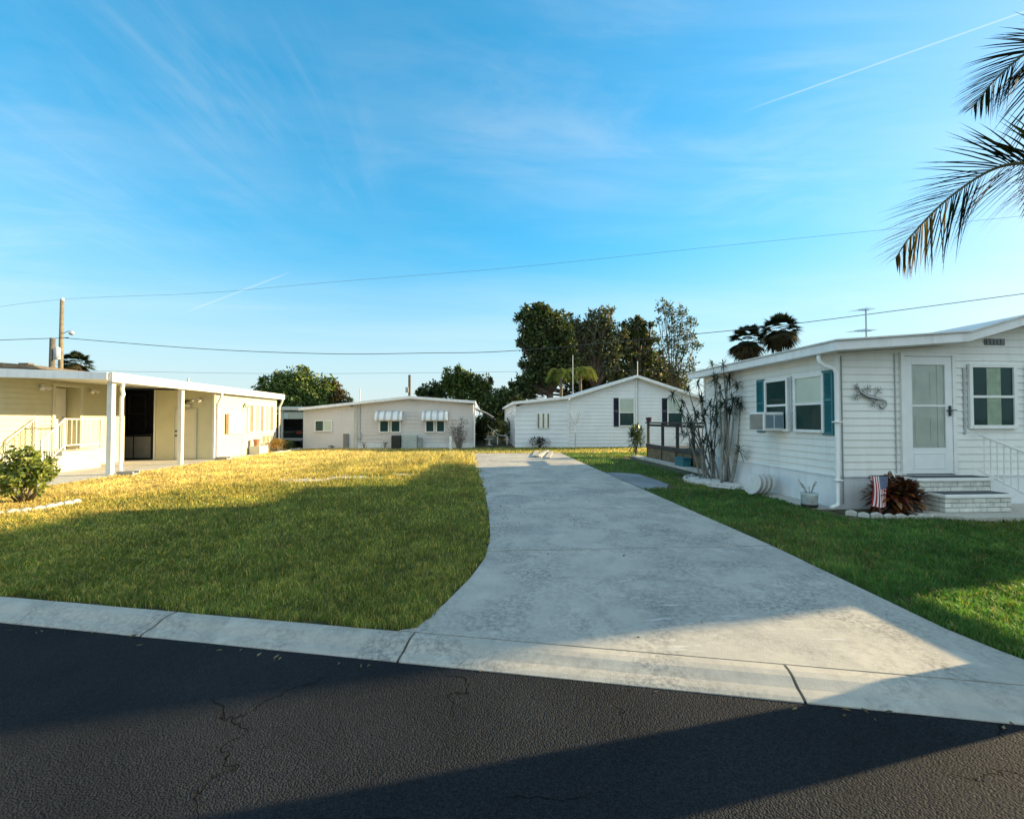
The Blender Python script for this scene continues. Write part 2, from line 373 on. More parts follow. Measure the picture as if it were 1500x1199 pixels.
def tree(name, label, cat, base, blobs, trunk_r, cols, leaf=.22, per=14, group=None, stems=1, mb=M_bark, lm=None, asp=.5, fork=.45):
    t = thing(name, label, cat, base, group); b = MB(); base = Vector(base)
    zc = sum(q[0][2] for q in blobs) / len(blobs)
    cx = Vector((sum(q[0][0] for q in blobs) / len(blobs), sum(q[0][1] for q in blobs) / len(blobs), zc))
    fk = base.lerp(cx, fork); fk += Vector((random.uniform(-.2, .2), random.uniform(-.2, .2), 0))
    b.tube([base - Vector((0, 0, .1)), base.lerp(fk, .12), base.lerp(fk, .5) + Vector((random.uniform(-.1, .1), 0, 0)), fk], [trunk_r * 1.35, trunk_r, trunk_r * .85, trunk_r * .75], 9)
    for c, r, n in blobs:
        c = Vector(c); m_ = fk.lerp(c, .5) + Vector((random.uniform(-.3, .3) * r[0], random.uniform(-.3, .3) * r[0], .15 * r[2]))
        b.tube([fk, m_, c], [trunk_r * .5, trunk_r * .33, trunk_r * .12], 6)
        for _ in range(5):
            e = c + Vector(tuple(unit(1)[0])) * (min(r) * .9); b.tube([m_.lerp(c, random.random()), (m_ + e) / 2 + Vector((0, 0, .1)), e], [trunk_r * .16, trunk_r * .11, trunk_r * .04], 4)
    b.build('trunk', mb, t, smooth=True)
    P, K = crown_points(blobs, per); V, Fq = leaf_arrays(P, leaf, asp)
    c0, c1 = np.array(cols[0]), np.array(cols[1]); k = np.clip(K * .75 + RNG.random(len(K)) * .35, 0, 1)[:, None]
    col = c0 * (1 - k) + c1 * k
    if len(cols) > 2:
        w = (RNG.random(len(K)) < .12 + .25 * (K > .85))[:, None]; col = np.where(w, np.array(cols[2]), col)
    np_mesh('crown', V, Fq, lm or M_leaf, t, np.repeat(col, 4, 0)); return t
def strip_leaf(V, Fc, cols, p, d, length, width, droop, col, k=4, side=None):
    """one long tapering leaf appended to lists"""
    p = np.array(p, float); d = np.array(d, float); d /= np.linalg.norm(d)
    s = np.cross(d, (0, 0, 1.)) if side is None else np.array(side, float)
    if np.linalg.norm(s) < 1e-3: s = np.array((1., 0, 0))
    s /= np.linalg.norm(s); o = len(V)
    for i in range(k + 1):
        t = i / k; w = width * (.55 + 1.2 * t if t < .35 else (1 - t) / .65 * .97 + .03) * .5
        q = p + d * length * t + np.array((0, 0, -droop * length * t * t))
        V.append(q - s * w); V.append(q + s * w); cols.append(col); cols.append(col)
    for i in range(k): Fc.append((o + 2 * i, o + 2 * i + 1, o + 2 * i + 3, o + 2 * i + 2))
def catmull(P, n):
    P = [np.array(p, float) for p in P]; P = [2 * P[0] - P[1]] + P + [2 * P[-1] - P[-2]]; out = []
    for i in range(1, len(P) - 2):
        for j in range(n):
            t = j / n; a, b, c, d = P[i - 1], P[i], P[i + 1], P[i + 2]
            out.append(.5 * (2 * b + (c - a) * t + (2 * a - 5 * b + 4 * c - d) * t * t + (3 * b - a - 3 * c + d) * t ** 3))
    out.append(P[-2]); return out
def bush(name, label, cat, base, blobs, cols, leaf, per=10, stems=None, group=None, asp=.5, lm=None, mb=M_bark):
    t = thing(name, label, cat, base, group); b = MB(); base = Vector(base)
    for c, r, n in (stems or blobs):
        c = Vector(c)
        for _ in range(2):
            s0 = base + Vector((random.uniform(-.08, .08), random.uniform(-.08, .08), -.03)); e = c + Vector((random.uniform(-.5, .5) * r[0], random.uniform(-.5, .5) * r[1], 0))
            b.tube([s0, s0.lerp(e, .5) + Vector((random.uniform(-.05, .05), random.uniform(-.05, .05), .03)), e], [.022, .016, .006], 6)
    b.build('stem', mb, t, smooth=True)
    P, K = crown_points(blobs, per); P[:, 2] = np.maximum(P[:, 2], .03); V, Fq = leaf_arrays(P, leaf, asp)
    k = np.clip(K * .6 + RNG.random(len(K)) * .5, 0, 1)[:, None]; col = np.array(cols[0]) * (1 - k) + np.array(cols[1]) * k
    if len(cols) > 2: col = np.where((RNG.random(len(K)) < .2)[:, None], np.array(cols[2]), col)
    np_mesh('foliage', V, Fq, lm or M_leaf, t, np.repeat(col, 4, 0)); return t
# ------------------------------------------------------------------ light and sky
FILL_C = (5.8, 7.4, 8.2, 1); HAZE_C = (3.3, 4.2, 4.7, 1); SKY_G = .90; SKY_K = .26
SUN_EL = math.radians(16.0); SUN_AZ = math.atan2(.979, .2055)      # azimuth from +Y towards +X
sd = Vector((math.sin(SUN_AZ) * math.cos(SUN_EL), math.cos(SUN_AZ) * math.cos(SUN_EL), math.sin(SUN_EL)))
sun = bpy.data.lights.new('sun', 'SUN'); so = bpy.data.objects.new('sun', sun); COL.objects.link(so)
sun.energy = 4.6; sun.angle = math.radians(.5); sun.color = (1, .76, .42)
so.rotation_euler = sd.to_track_quat('Z', 'Y').to_euler(); so.location = (20, 5, 12)
W = bpy.data.worlds.new('World'); SC.world = W; W.use_nodes = True
nt = W.node_tree; N = nt.nodes; L = nt.links; bg = N['Background']
sky = N.new('ShaderNodeTexSky'); sky.sky_type = 'NISHITA'; sky.sun_disc = False; sky.sun_elevation = SUN_EL; sky.sun_rotation = SUN_AZ
sky.air_density = 1.0; sky.dust_density = .6; sky.ozone_density = 2.2; sky.altitude = 0
hs = N.new('ShaderNodeHueSaturation'); hs.inputs['Hue'].default_value = .479; hs.inputs['Saturation'].default_value = 1.42; hs.inputs['Value'].default_value = 1.0
L.new(sky.outputs[0], hs.inputs['Color'])
tc = N.new('ShaderNodeTexCoord'); sx = N.new('ShaderNodeSeparateXYZ'); L.new(tc.outputs['Generated'], sx.inputs[0])
def mth(op, a, b=None, c=None):
    m = N.new('ShaderNodeMath'); m.operation = op
    for i, v in enumerate((a, b, c)):
        if v is None: continue
        if isinstance(v, (int, float)): m.inputs[i].default_value = v
        else: L.new(v, m.inputs[i])
    return m.outputs[0]
def mrange(v, a, b, lo, hi, sm=True):
    m = N.new('ShaderNodeMapRange'); m.interpolation_type = 'SMOOTHSTEP' if sm else 'LINEAR'
    for i, q in enumerate((a, b, lo, hi)): m.inputs[i + 1].default_value = q
    L.new(v, m.inputs[0]); return m.outputs[0]
zz = mth('MAXIMUM', sx.outputs[2], .06)
cv = N.new('ShaderNodeCombineXYZ'); L.new(mth('DIVIDE', sx.outputs[0], zz), cv.inputs[0]); L.new(mth('DIVIDE', sx.outputs[1], zz), cv.inputs[1])
def wn(scale, rot, sc, det, ro, dist):
    mp = N.new('ShaderNodeMapping'); mp.inputs['Rotation'].default_value = (0, 0, rot); mp.inputs['Scale'].default_value = sc; L.new(cv.outputs[0], mp.inputs[0])
    n = N.new('ShaderNodeTexNoise'); n.inputs['Scale'].default_value = scale; n.inputs['Detail'].default_value = det; n.inputs['Roughness'].default_value = ro; n.inputs['Distortion'].default_value = dist
    L.new(mp.outputs[0], n.inputs['Vector']); return n.outputs['Fac']
wisp = mrange(wn(1.5, -.42, (1.9, .55, 1), 9, .64, 1.1), .40, .80, 0, 1)
wisp2 = mrange(wn(1.2, .3, (.7, 1.7, 1), 9, .62, .9), .38, .80, 0, 1)
veil = mrange(wn(.5, -.4, (.5, 1.3, 1), 6, .55, .4), .36, .75, 0, .16)
def spot(px, py, r0, r1, src, amt):
    d = N.new('ShaderNodeVectorMath'); d.operation = 'DOT_PRODUCT'; L.new(tc.outputs['Generated'], d.inputs[0]); d.inputs[1].default_value = ray(px, py).normalized()
    return mth('MULTIPLY', mrange(d.outputs['Value'], math.cos(math.radians(r1)), math.cos(math.radians(r0)), 0, amt * .26), src)
cl = veil
for q in ((345, 90, 1, 11, wisp, .5), (210, 215, 2, 14, wisp, .34), (20, 255, 1, 9, wisp2, .42), (10, 385, 1, 5, wisp2, .5), (640, 175, 2, 13, wisp2, .42), (850, 150, 2, 15, wisp2, .46), (1060, 140, 2, 16, wisp2, .34), (1220, 220, 2, 14, wisp2, .34), (480, 210, 2, 9, wisp, .3), (330, 320, 2, 10, wisp2, .14)): cl = mth('ADD', cl, spot(*q))
cl = mth('MULTIPLY', cl, mrange(sx.outputs[2], .04, .2, 0, 1))
# contrails: narrow bands along great circles
def trail(pa, pb, w, amt):
    a, b = ray(*pa).normalized(), ray(*pb).normalized(); n = a.cross(b).normalized(); mid = (a + b).normalized(); half = a.dot(mid)
    d1 = N.new('ShaderNodeVectorMath'); d1.operation = 'DOT_PRODUCT'; L.new(tc.outputs['Generated'], d1.inputs[0]); d1.inputs[1].default_value = n
    d2 = N.new('ShaderNodeVectorMath'); d2.operation = 'DOT_PRODUCT'; L.new(tc.outputs['Generated'], d2.inputs[0]); d2.inputs[1].default_value = mid
    e = mrange(mth('ABSOLUTE', d1.outputs['Value']), w * .2, w, amt, 0); r = mrange(d2.outputs['Value'], half - .003, 1 - (1 - half) * .3, 0, 1)
    return mth('MULTIPLY', e, r)
cl = mth('ADD', cl, mth('ADD', trail((1090, 163), (1690, -50), .0016, .20), trail((285, 452), (408, 405), .0019, .22)))
cl = mth('MINIMUM', cl, .8)
mx = N.new('ShaderNodeMix'); mx.data_type = 'RGBA'; L.new(cl, mx.inputs[0]); L.new(hs.outputs[0], mx.inputs[6])
lum = N.new('ShaderNodeHueSaturation'); lum.inputs['Saturation'].default_value = .25; lum.inputs['Value'].default_value = 1.9; L.new(hs.outputs[0], lum.inputs['Color'])
L.new(lum.outputs[0], mx.inputs[7])
# unseen bright overcast behind the camera, added to fill the shade
bk = N.new('ShaderNodeMix'); bk.data_type = 'RGBA'; L.new(mth('MULTIPLY', mrange(sx.outputs[1], .30, -.30, 0, .85), mrange(sx.outputs[2], 0, .25, .6, 1)), bk.inputs[0]); L.new(mx.outputs[2], bk.inputs[6]); bk.inputs[7].default_value = FILL_C
# pale blue air low over the horizon, and the glow round the sun kept soft
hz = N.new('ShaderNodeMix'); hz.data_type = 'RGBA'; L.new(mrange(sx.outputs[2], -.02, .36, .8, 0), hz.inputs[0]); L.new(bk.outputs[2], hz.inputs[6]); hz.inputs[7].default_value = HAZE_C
l1 = N.new('ShaderNodeRGBToBW'); L.new(hz.outputs[2], l1.inputs[0])
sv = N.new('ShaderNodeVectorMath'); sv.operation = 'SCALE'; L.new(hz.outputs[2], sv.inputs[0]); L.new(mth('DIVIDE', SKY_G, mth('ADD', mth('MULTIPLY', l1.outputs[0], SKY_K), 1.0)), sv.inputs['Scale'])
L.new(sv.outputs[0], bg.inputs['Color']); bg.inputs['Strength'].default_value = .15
SC.view_settings.view_transform = 'Standard'; SC.view_settings.look = 'None'; SC.view_settings.exposure = 1.68; SC.view_settings.gamma = 1

# ------------------------------------------------------------------ ground, road, kerb, drive
M_soil = mat('soil', (.085, .075, .045), .95, .35, 2.5, bump=.5, bs=30)
M_lawnbase = mat('lawn_soil', (.060, .060, .026), .95, .5, 4, bump=.8, bs=60)
M_far = mat('far_ground', (.07, .085, .035), .95, .3, .05)
M_conc = concrete_mat('drive_concrete', (.465, .435, .38), (.185, .19, .195), True)
M_kerb = concrete_mat('kerb_concrete', (.48, .445, .385), (.19, .19, .185))
M_slab = concrete_mat('patio_concrete', (.52, .50, .44), (.36, .35, .32))
M_pad = concrete_mat('weathered_concrete', (.26, .27, .28), (.12, .13, .14))
kind(MB().quad((-2500, -2500, -.14), (2500, -2500, -.14), (2500, 2500, -.14), (-2500, 2500, -.14)).build('ground', M_far), 'structure')
KP = Vector((-.49, 3.44, 0)); KD = Vector((.9695, -.245, 0)); KN = Vector((-.245, -.9695, 0))
def kp(t, v, z): p = KP + KD * t + KN * v; p.z = z; return p
kind(MB().quad(kp(-70, 9.5, -.05), kp(70, 9.5, -.05), kp(70, .28, -.05), kp(-70, .28, -.05)).build('road', asphalt_mat()), 'structure')
def kt(px, py): return (grd(px, py) - KP).dot(KD)
KJ = [-60, -34, -22, -15, -9.5, -6.4, kt(228, 912), kt(605, 932), kt(1152, 980), kt(1690, 1030), 7.4, 10.5, 14, 19, 30, 60]
kb = MB(); prof = [(.0, .012), (.07, .014), (.12, .006), (.165, -.012), (.2, -.024), (.235, -.028), (.27, -.034), (.30, -.044), (.30, -.2), (0, -.2)]
for a, b in zip(KJ[:-1], KJ[1:]):
    g = .009; n = max(1, int((b - a) / .5)); sts = [a + g + (b - a - 2 * g) * i / n for i in range(n + 1)]; o = len(kb.v)
    for i, t in enumerate(sts):
        for v, z in prof:
            w = .004 * math.sin(t * 5.1) + .003 * math.sin(t * 13.7); kb.v.append(tuple(kp(t, v + (w if 0 < v < .3 else w * .6), z + w * .6)))
    k = len(prof)
    for i in range(n):
        for j in range(k): q = (o + i * k + j, o + (i + 1) * k + j, o + (i + 1) * k + (j + 1) % k, o + i * k + (j + 1) % k); kb.f.append(q); kb.mi.append(0)
    kb.f.append(tuple(o + j for j in range(k))); kb.mi.append(0); kb.f.append(tuple(o + n * k + j for j in range(k - 1, -1, -1))); kb.mi.append(0)
kind(kb.build('kerb', M_kerb, smooth=False), 'structure')
def kerb_y(x, v=0.): return KP.y + (x - KP.x) * (KD.y / KD.x) - v / .9695
DL = [(3.30, -.62), (3.45, -.50), (3.97, -.30), (4.6, -.10), (5.2, .04), (6.06, .12), (7.5, .13), (9.2, .10), (11.5, .02), (14.1, -.12), (17.5, -.28), (21.6, -.47)]
def drive_left(y):
    y = np.asarray(y, float); return np.interp(y, [a for a, _ in DL], [b for _, b in DL])
DR = [(2.3, 3.62), (2.8, 3.47), (3.2, 3.42), (4, 3.47), (5.5, 3.56), (12, 3.6), (18, 3.66), (21.6, 3.72)]
def drive_right(y): return np.interp(np.asarray(y, float), [a for a, _ in DR], [b for _, b in DR])
dm = MB(); GJ = .013; brk = [None, 5.50, 8.0, 11.3, 14.6, 17.9, 21.6]
for a, b in zip(brk[:-1], brk[1:]):
    if a is None:
        xs = np.linspace(-.60, 3.55, 16); bot = [(float(x), kerb_y(float(x)) + .014) for x in xs]
        lef = [(float(drive_left(y)), float(y)) for y in np.linspace(3.52, b - GJ, 10)]
        rig = [(float(drive_right(y)), float(y)) for y in np.linspace(b - GJ, 2.6, 10)]
        poly = bot[::-1] and (bot + rig[::-1][:] + lef[::-1])
    else:
        lef = [(float(drive_left(y)), float(y)) for y in np.linspace(a + GJ, b - GJ, 8)]
        rig = [(float(drive_right(y)), float(y)) for y in np.linspace(b - GJ, a + GJ, 8)]
        poly = (lef + rig)[::-1]
    P = [(x, y, .012) for x, y in poly]; dm.prism([(x, y, -.12) for x, y in poly], (0, 0, .132))
kind(dm.build('driveway', M_conc), 'structure')
pad = MB(); pad.prism([(3.64, 10.2, -.1), (4.15, 10.25, -.1), (4.55, 11.0, -.1), (4.5, 13.0, -.1), (3.66, 13.9, -.1)], (0, 0, .104)); kind(pad.build('side_pad', M_pad), 'structure')
# lawns (soil sheets that the grass stands on)
ll = [(float(x), kerb_y(float(x)) + .012) for x in np.linspace(-40, -.55, 10)] + [(float(drive_left(y)) - .004, y) for y in (3.6, 4, 4.6, 5.2, 6, 7.5, 9.2, 11.5, 14.1, 17.5, 21.6)] + [(3.72, 21.62), (3.72, 26), (60, 26), (60, 60), (-40, 60)]
kind(MB().add([(x, y, -.004) for x, y in ll], [tuple(range(len(ll)))]).build('lawn', M_lawnbase), 'structure')
rl = [(float(drive_right(y)) + .004, y) for y in (2.62, 3.2, 4, 5.5, 12, 18, 21.6)]
rl = [(40, kerb_y(40) + .012), (40, 25.99), (3.73, 25.99)] + rl[::-1] + [(3.6, kerb_y(3.6) + .012)]
sand = MB()
for cx_, cy_, rx_, ry_, q_ in ((-4.5, 12.35, .75, .36, 1), (-3.4, 12.75, .9, .42, 2), (-2.3, 13.5, .45, .22, 3), (-5.6, 12.9, .4, .2, 4), (-3.9, 13.4, .5, .2, 5)):
    bp_ = []
    for i in range(44): w = 2 * PI * i / 44; k = 1 + .28 * math.sin(3 * w + q_) + .17 * math.sin(7 * w + q_ * 2) + .1 * math.sin(13 * w) + .06 * math.sin(19 * w + q_); bp_.append((cx_ + rx_ * k * math.cos(w), cy_ + ry_ * k * math.sin(w), -.002 + .0006 * q_))
    sand.add(bp_, [tuple(range(44))])
kind(sand.build('sand_patch', mat('pale_sand', (.50, .43, .32), .95, .35, 7, bump=.6, bs=50)), 'structure')
kind(MB().add([(x, y, -.004) for x, y in rl], [tuple(range(len(rl)))]).build('side_lawn', M_lawnbase), 'structure')
# patio slab of the cream home
kind(MB().box(-16, -10.12, 6.0, 18.86, -.1, .02).build('patio', M_slab), 'structure')
kind(MB().box(-10.35, -9.95, 18.88, 24.9, -.1, .012).build('path', M_slab), 'structure')
# ------------------------------------------------------------------ grass
def lawn_grass(name, n_try, inside, colf, hf, ylim, seed, m):
    rg = np.random.default_rng(seed)
    # 1/D^2 density: log-uniform distance with lateral spread proportional to distance
    y = np.exp(rg.uniform(np.log(ylim[0]), np.log(ylim[1]), n_try)); x = rg.uniform(-1.42, 1.5, n_try) * (y + .6)
    k = inside(x, y); x, y = x[k], y[k]; n = len(x); D = np.hypot(x, y)
    h = hf(x, y) * (.55 + .8 * rg.random(n)) * (.65 + .7 * vnoise(x, y, .10, seed + 50)); w = .0042 * np.maximum(1, D / 3.6) * (.7 + .6 * rg.random(n))
    th = rg.uniform(0, 2 * PI, n); ph = rg.uniform(0, 2 * PI, n); lean = h * rg.uniform(.15, 1.0, n)
    sxv, syv = np.cos(th) * w * .5, np.sin(th) * w * .5; lx, ly = np.cos(ph) * lean, np.sin(ph) * lean
    V = np.zeros((n, 5, 3)); zb = -.006
    V[:, 0] = np.stack([x - sxv, y - syv, np.full(n, zb)], 1); V[:, 1] = np.stack([x + sxv, y + syv, np.full(n, zb)], 1)
    V[:, 2] = np.stack([x + sxv * .9 + lx * .35, y + syv * .9 + ly * .35, h * .62], 1); V[:, 3] = np.stack([x - sxv * .9 + lx * .35, y - syv * .9 + ly * .35, h * .62], 1)
    V[:, 4] = np.stack([x + lx, y + ly, h * .95], 1)
    b = np.arange(n)[:, None] * 5; T = np.concatenate([b + [0, 1, 2], b + [0, 2, 3], b + [3, 2, 4]], 0)
    col = colf(x, y, rg) * (.50 + .95 * (vnoise(x, y, .085, seed + 50) * .6 + vnoise(x, y, .31, seed + 60) * .4))[:, None]; return kind(np_mesh(name, V.reshape(-1, 3), T, m, None, np.repeat(col, 5, 0), nper=3), 'stuff')
M_grass = mat('grass_blade', (0, 0, 0), .5, .22, .9, attr=True, trans=.42, spec=.35, tcol=(1.2, 1.2, .5))
def mixc(cols, ws):
    ws = np.stack(ws, 1); ws /= ws.sum(1, keepdims=True); return ws @ np.array(cols)
def in_left(x, y):
    wob = .05 * np.sin(y * 7.3) + .04 * np.sin(y * 17 + 1) + .03 * np.sin(y * 31) + .16 * (vnoise(y * 0 + 3.3, y, .45, 14) - .45)
    k = (y > kerb_y(x) + .03 + .02 * np.sin(x * 9) + .015 * np.sin(x * 23)) & (x > -30)
    right = np.where(y < 21.55, drive_left(y) - .015 + wob * np.clip((y - 5) / 8, .25, 2.2), np.where(y < 25.9, 12., -.5))
    k &= (x < right) & (y < 25.75); k &= ~((x < -10.08) & (y > 5.9) & (y < 18.9)); k &= ~((x < -9.9) & (y >= 18.9) & (y < 25)); k &= ~((x > 3.6) & (y < 21.6))
    bare = np.minimum(np.minimum(((x + 4.5) / .8) ** 2 + ((y - 12.35) / .42) ** 2, ((x + 3.4) / .95) ** 2 + ((y - 12.75) / .5) ** 2), ((x + 2.3) / .5) ** 2 + ((y - 13.5) / .3) ** 2) + .8 * vnoise(x, y, .3, 5)
    return k & ((bare > 1.1) | (np.abs(np.sin(x * 999)) < .30))
def dry_and_sunlit(x, y):
    n = vnoise(x, y, 1.6, 1) * .6 + vnoise(x, y, .45, 2) * .4
    d = np.clip((y - 8.0 - 0.35 * (x + 5)) / 6.0, 0, 1) * .62 + np.clip((-x - 4.4) / 4, 0, 1) * .55 + (n - .55) * .65  # dry patches, plus sunlit gold put into the colour at the left
    far = np.clip((y - 12) / 4, 0, 1); d = np.maximum(d, far * (.55 + .4 * (n - .4)))
    d = np.where((x > -1.2) & (y > 22.5), .35 + (n - .5), d); return np.clip(d, 0.04, 1)
def col_left(x, y, rg):
    d = dry_and_sunlit(x, y); r = rg.random(len(x)); w = np.clip(d + (r - .5) * .7, 0, 1); e = rg.random(len(x))
    g = mixc([(.105, .185, .030), (.22, .26, .065), (.045, .095, .016)], [e, 1 - e, rg.random(len(x)) * .6])
    s = mixc([(.80, .56, .15), (.62, .45, .13), (.86, .70, .38)], [e, 1 - e, np.clip(d - .45, 0, .5) * 1.2 + np.clip((y - 13) / 5, 0, 1) * .9])
    k = np.where(rg.random(len(x)) < .17, .85, w ** 1.2)[:, None]; return g * (1 - k) + s * k
def h_left(x, y):
    tall = np.exp(-(((x + 1.6) / 2.6) ** 2 + ((y - 17.5) / 3.6) ** 2)); return .036 + .20 * tall * (vnoise(x, y, .7, 8) > .32) + .03 * vnoise(x, y, .8, 3)
lawn_grass('grass', 900000, in_left, col_left, h_left, (2.6, 25.8), 3, M_grass)
def in_right(x, y):
    k = (y > kerb_y(x) + .03) & (x > drive_right(np.minimum(y, 21.5)) + .015 + .03 * np.sin(y * 9) * np.clip(y / 10, 0, 1)) & (y < 21.7) & (x < 40)
    k &= ~((x > 5.72) & (y > 6.85) & (y < 18.9)); k &= ~((x > 7.5) & (y > 6.55) & (y < 7)); k &= ~((x > 5.2) & (y > 10.0) & (y < 12.4)); k &= ~((x > 3.6) & (x < 4.5) & (y > 10.3) & (y < 13.4)); k &= ~((x > 6.2) & (y > 12) & (y < 19.2))
    return k
def col_right(x, y, rg):
    n = vnoise(x, y, 1.3, 21); e = rg.random(len(x)); g = mixc([(.045, .150, .032), (.085, .195, .042), (.17, .21, .05)], [e, 1 - e, np.clip(n - .45, 0, 1) * 1.4 + .16])
    k = (rg.random(len(x)) < .07 + .12 * (n > .65))[:, None]; return np.where(k, np.array((.30, .24, .08)), g)
lawn_grass('side_grass', 620000, in_right, col_right, lambda x, y: .042 + .02 * vnoise(x, y, .6, 9), (2.2, 21.7), 4, M_grass)
# ================================================================== the white home on the right
UX, UY = (1, 0, 0), (0, 1, 0)
M_wsid = mat('white_siding', (.79, .79, .75), .42, .05, 1.5, dirt=.16)
M_skirt = mat('painted_skirt', (.74, .76, .77), .55, .08, 2, dirt=.22)
M_fascia = mat('white_fascia', (.78, .79, .79), .4, .06, 3, dirt=.3)
M_roofw = mat('white_roof', (.62, .63, .62), .7, .12, 2, dirt=.3)
M_teal = mat('teal_shutter', (.022, .155, .175), .45, .1, 5)
M_metal = mat('grey_metal', (.38, .39, .40), .35, .1, 8, metal=.8)
M_black = mat('black_metal', (.02, .02, .02), .45, .1, 5)
M_alu = mat('aluminium', (.6, .61, .62), .35, .06, 6, metal=.7)
def roof_z(prof, x): return float(np.interp(x, [p[0] for p in prof], [p[1] for p in prof]))
def roof_slab(mb, prof, y0, y1, th, mi=0):
    poly = [(x, y0, z) for x, z in prof] + [(x, y0, z - th) for x, z in prof[::-1]]
    return mb.prism(poly, (0, y1 - y0, 0), mi)
RP = [(5.88, 2.86), (8.25, 3.035), (9.3, 3.33), (10.5, 3.52), (14.6, 2.92)]
rh = thing('mobile_home', 'white sided mobile home with teal shutters and storm door, right of the driveway', 'house', (6.2, 7.69, 0))
sd_ = MB(); us = lambda t: roof_z(RP, 6.2 + t) - .16
siding(sd_, (6.2, 7.69), (14.2, 7.69), .57, 3.5, (0, -1), .127, .015, us, holes=[(1.15, 2.14, .59, 2.72)])
siding(sd_, (6.2, 12.5), (6.2, 7.69), .57, 2.73, (-1, 0), .127, .018)
siding(sd_, (14.2, 12.5), (9.5, 12.5), .57, 3.4, (0, 1), .127, .014, lambda t: roof_z(RP, 14.2 - t) - .16)
siding(sd_, (9.5, 17.2), (9.5, 12.5), .57, 3.05, (-1, 0), .127, .018)  # unseen rear wing, added to lengthen the shade over the driveway
siding(sd_, (14.2, 17.2), (9.5, 17.2), .57, 3.4, (0, 1), .127, .014, lambda t: roof_z(RP, 14.2 - t) - .3)
siding(sd_, (14.2, 7.69), (14.2, 17.2), .57, 2.75, (1, 0), .127, .014)
siding(sd_, (9.5, 12.5), (6.2, 12.5), .57, 3.2, (0, 1), .127, .014, lambda t: roof_z(RP, 9.5 - t) - .16)
wall = sd_.build('wall', M_wsid, rh)
b = MB()
b.box(6.19, 14.19, 7.70, 7.74, 0, .565); b.box(6.19, 6.23, 7.74, 12.49, 0, .565); b.box(6.23, 9.5, 12.45, 12.49, 0, .565); b.box(9.51, 9.55, 12.49, 17.19, 0, .565); b.box(14.15, 14.19, 7.74, 17.19, 0, .565); b.box(9.55, 14.15, 17.15, 17.19, 0, .565)
b.box(6.17, 14.2, 7.668, 7.69, .558, .584); b.box(6.168, 6.19, 7.69, 12.5, .558, .584)
b.build('skirting', M_skirt, rh)
for q in ((6.175, 6.235, 7.665, 7.725), (6.17, 6.23, 12.44, 12.52)): MB().box(*q, .585, 2.70).build('corner_trim', M_white, rh, bevel=.004)
b = MB(); roof_slab(b, RP, 7.30, 12.85, .155); roof_slab(b, [(x, z - .02) for x, z in [(9.25, 3.31)] + RP[3:]], 12.86, 17.5, .14)
ro = b.build('roof', M_fascia, rh, bevel=.006)
b = MB(); roof_slab(b, [(x + (.03 if i == len(RP) - 1 else (-.03 if i == 0 else 0)), z + .028) for i, (x, z) in enumerate(RP)], 7.265, 12.88, .026); b.build('drip_edge', M_roofw, ro)
b = MB()
for i in range(5): b.box(9.0 + i * .042 * 1.6 - .02, 9.0 + i * .042 * 1.6 + .03, 7.655, 7.675, 2.90, 2.985)
b.box(8.95, 9.34, 7.668, 7.678, 2.885, 3.0); b.build('vent', mat('vent_grey', (.18, .19, .2), .6), rh)
# gutter and downspout at the corner
b = MB(); b.tube([(5.93, 7.78, 2.68), (5.93, 7.76, 2.58), (5.98, 7.72, 2.50), (6.09, 7.63, 2.44), (6.115, 7.61, 2.36), (6.115, 7.61, .16), (6.08, 7.59, .09), (5.93, 7.54, .06)], .045, 8, flat=.8)
for zc in (.5, 1.5): b.box(6.06, 6.17, 7.555, 7.665, zc, zc + .03)
b.build('downspout', M_white, rh, smooth=True)
b = MB(); b.tube([(6.245, 7.66, 2.66), (6.245, 7.655, .1)], .012, 6); b.build('cable', mat('grey_cable', (.25, .27, .29), .6), rh)
# side windows, facing -X
window(rh, (6.2, 8.37, 1.37), (0, -1, 0), (-1, 0, 0), .70, .98, upper='blind', lower='dark')
window(rh, (6.2, 9.33, 1.37), (0, -1, 0), (-1, 0, 0), .66, .98, upper='dark', lower='dark')
shutter(rh, (6.186, 7.885, 1.28), (0, -1, 0), (-1, 0, 0), .26, 1.16, M_teal)
shutter(rh, (6.186, 9.88, 1.28), (0, -1, 0), (-1, 0, 0), .26, 1.16, M_teal)
M_gtrim = mat('grey_trim', (.45, .47, .48), .6)
for x0_, x1_, y0_, y1_, z0_, k_ in ((6.165, 6.19, 8.86, 8.90, 1.33, 26), (8.52, 8.56, 7.66, 7.68, 1.30, 28), (7.235, 7.25, 7.66, 7.68, .62, 50)):
    b = MB(); b.box(x0_ + .004, x1_ - .004, y0_ + .004, y1_ - .004, z0_, z0_ + k_ * .042)
    for i in range(k_): b.box(x0_, x1_, y0_, y1_, z0_ + i * .042 + .002, z0_ + i * .042 + .03)
    b.build('trim_strip', M_gtrim, rh)
# front window with curtains
window(rh, (9.06, 7.69, 1.46), (1, 0, 0), (0, -1, 0), .78, 1.02, upper='dark', lower='dark', curtain=((-.10, .17),), frame=.065)
shutter(rh, (9.86, 7.676, 1.38), (1, 0, 0), (0, -1, 0), .28, 1.16, M_teal)
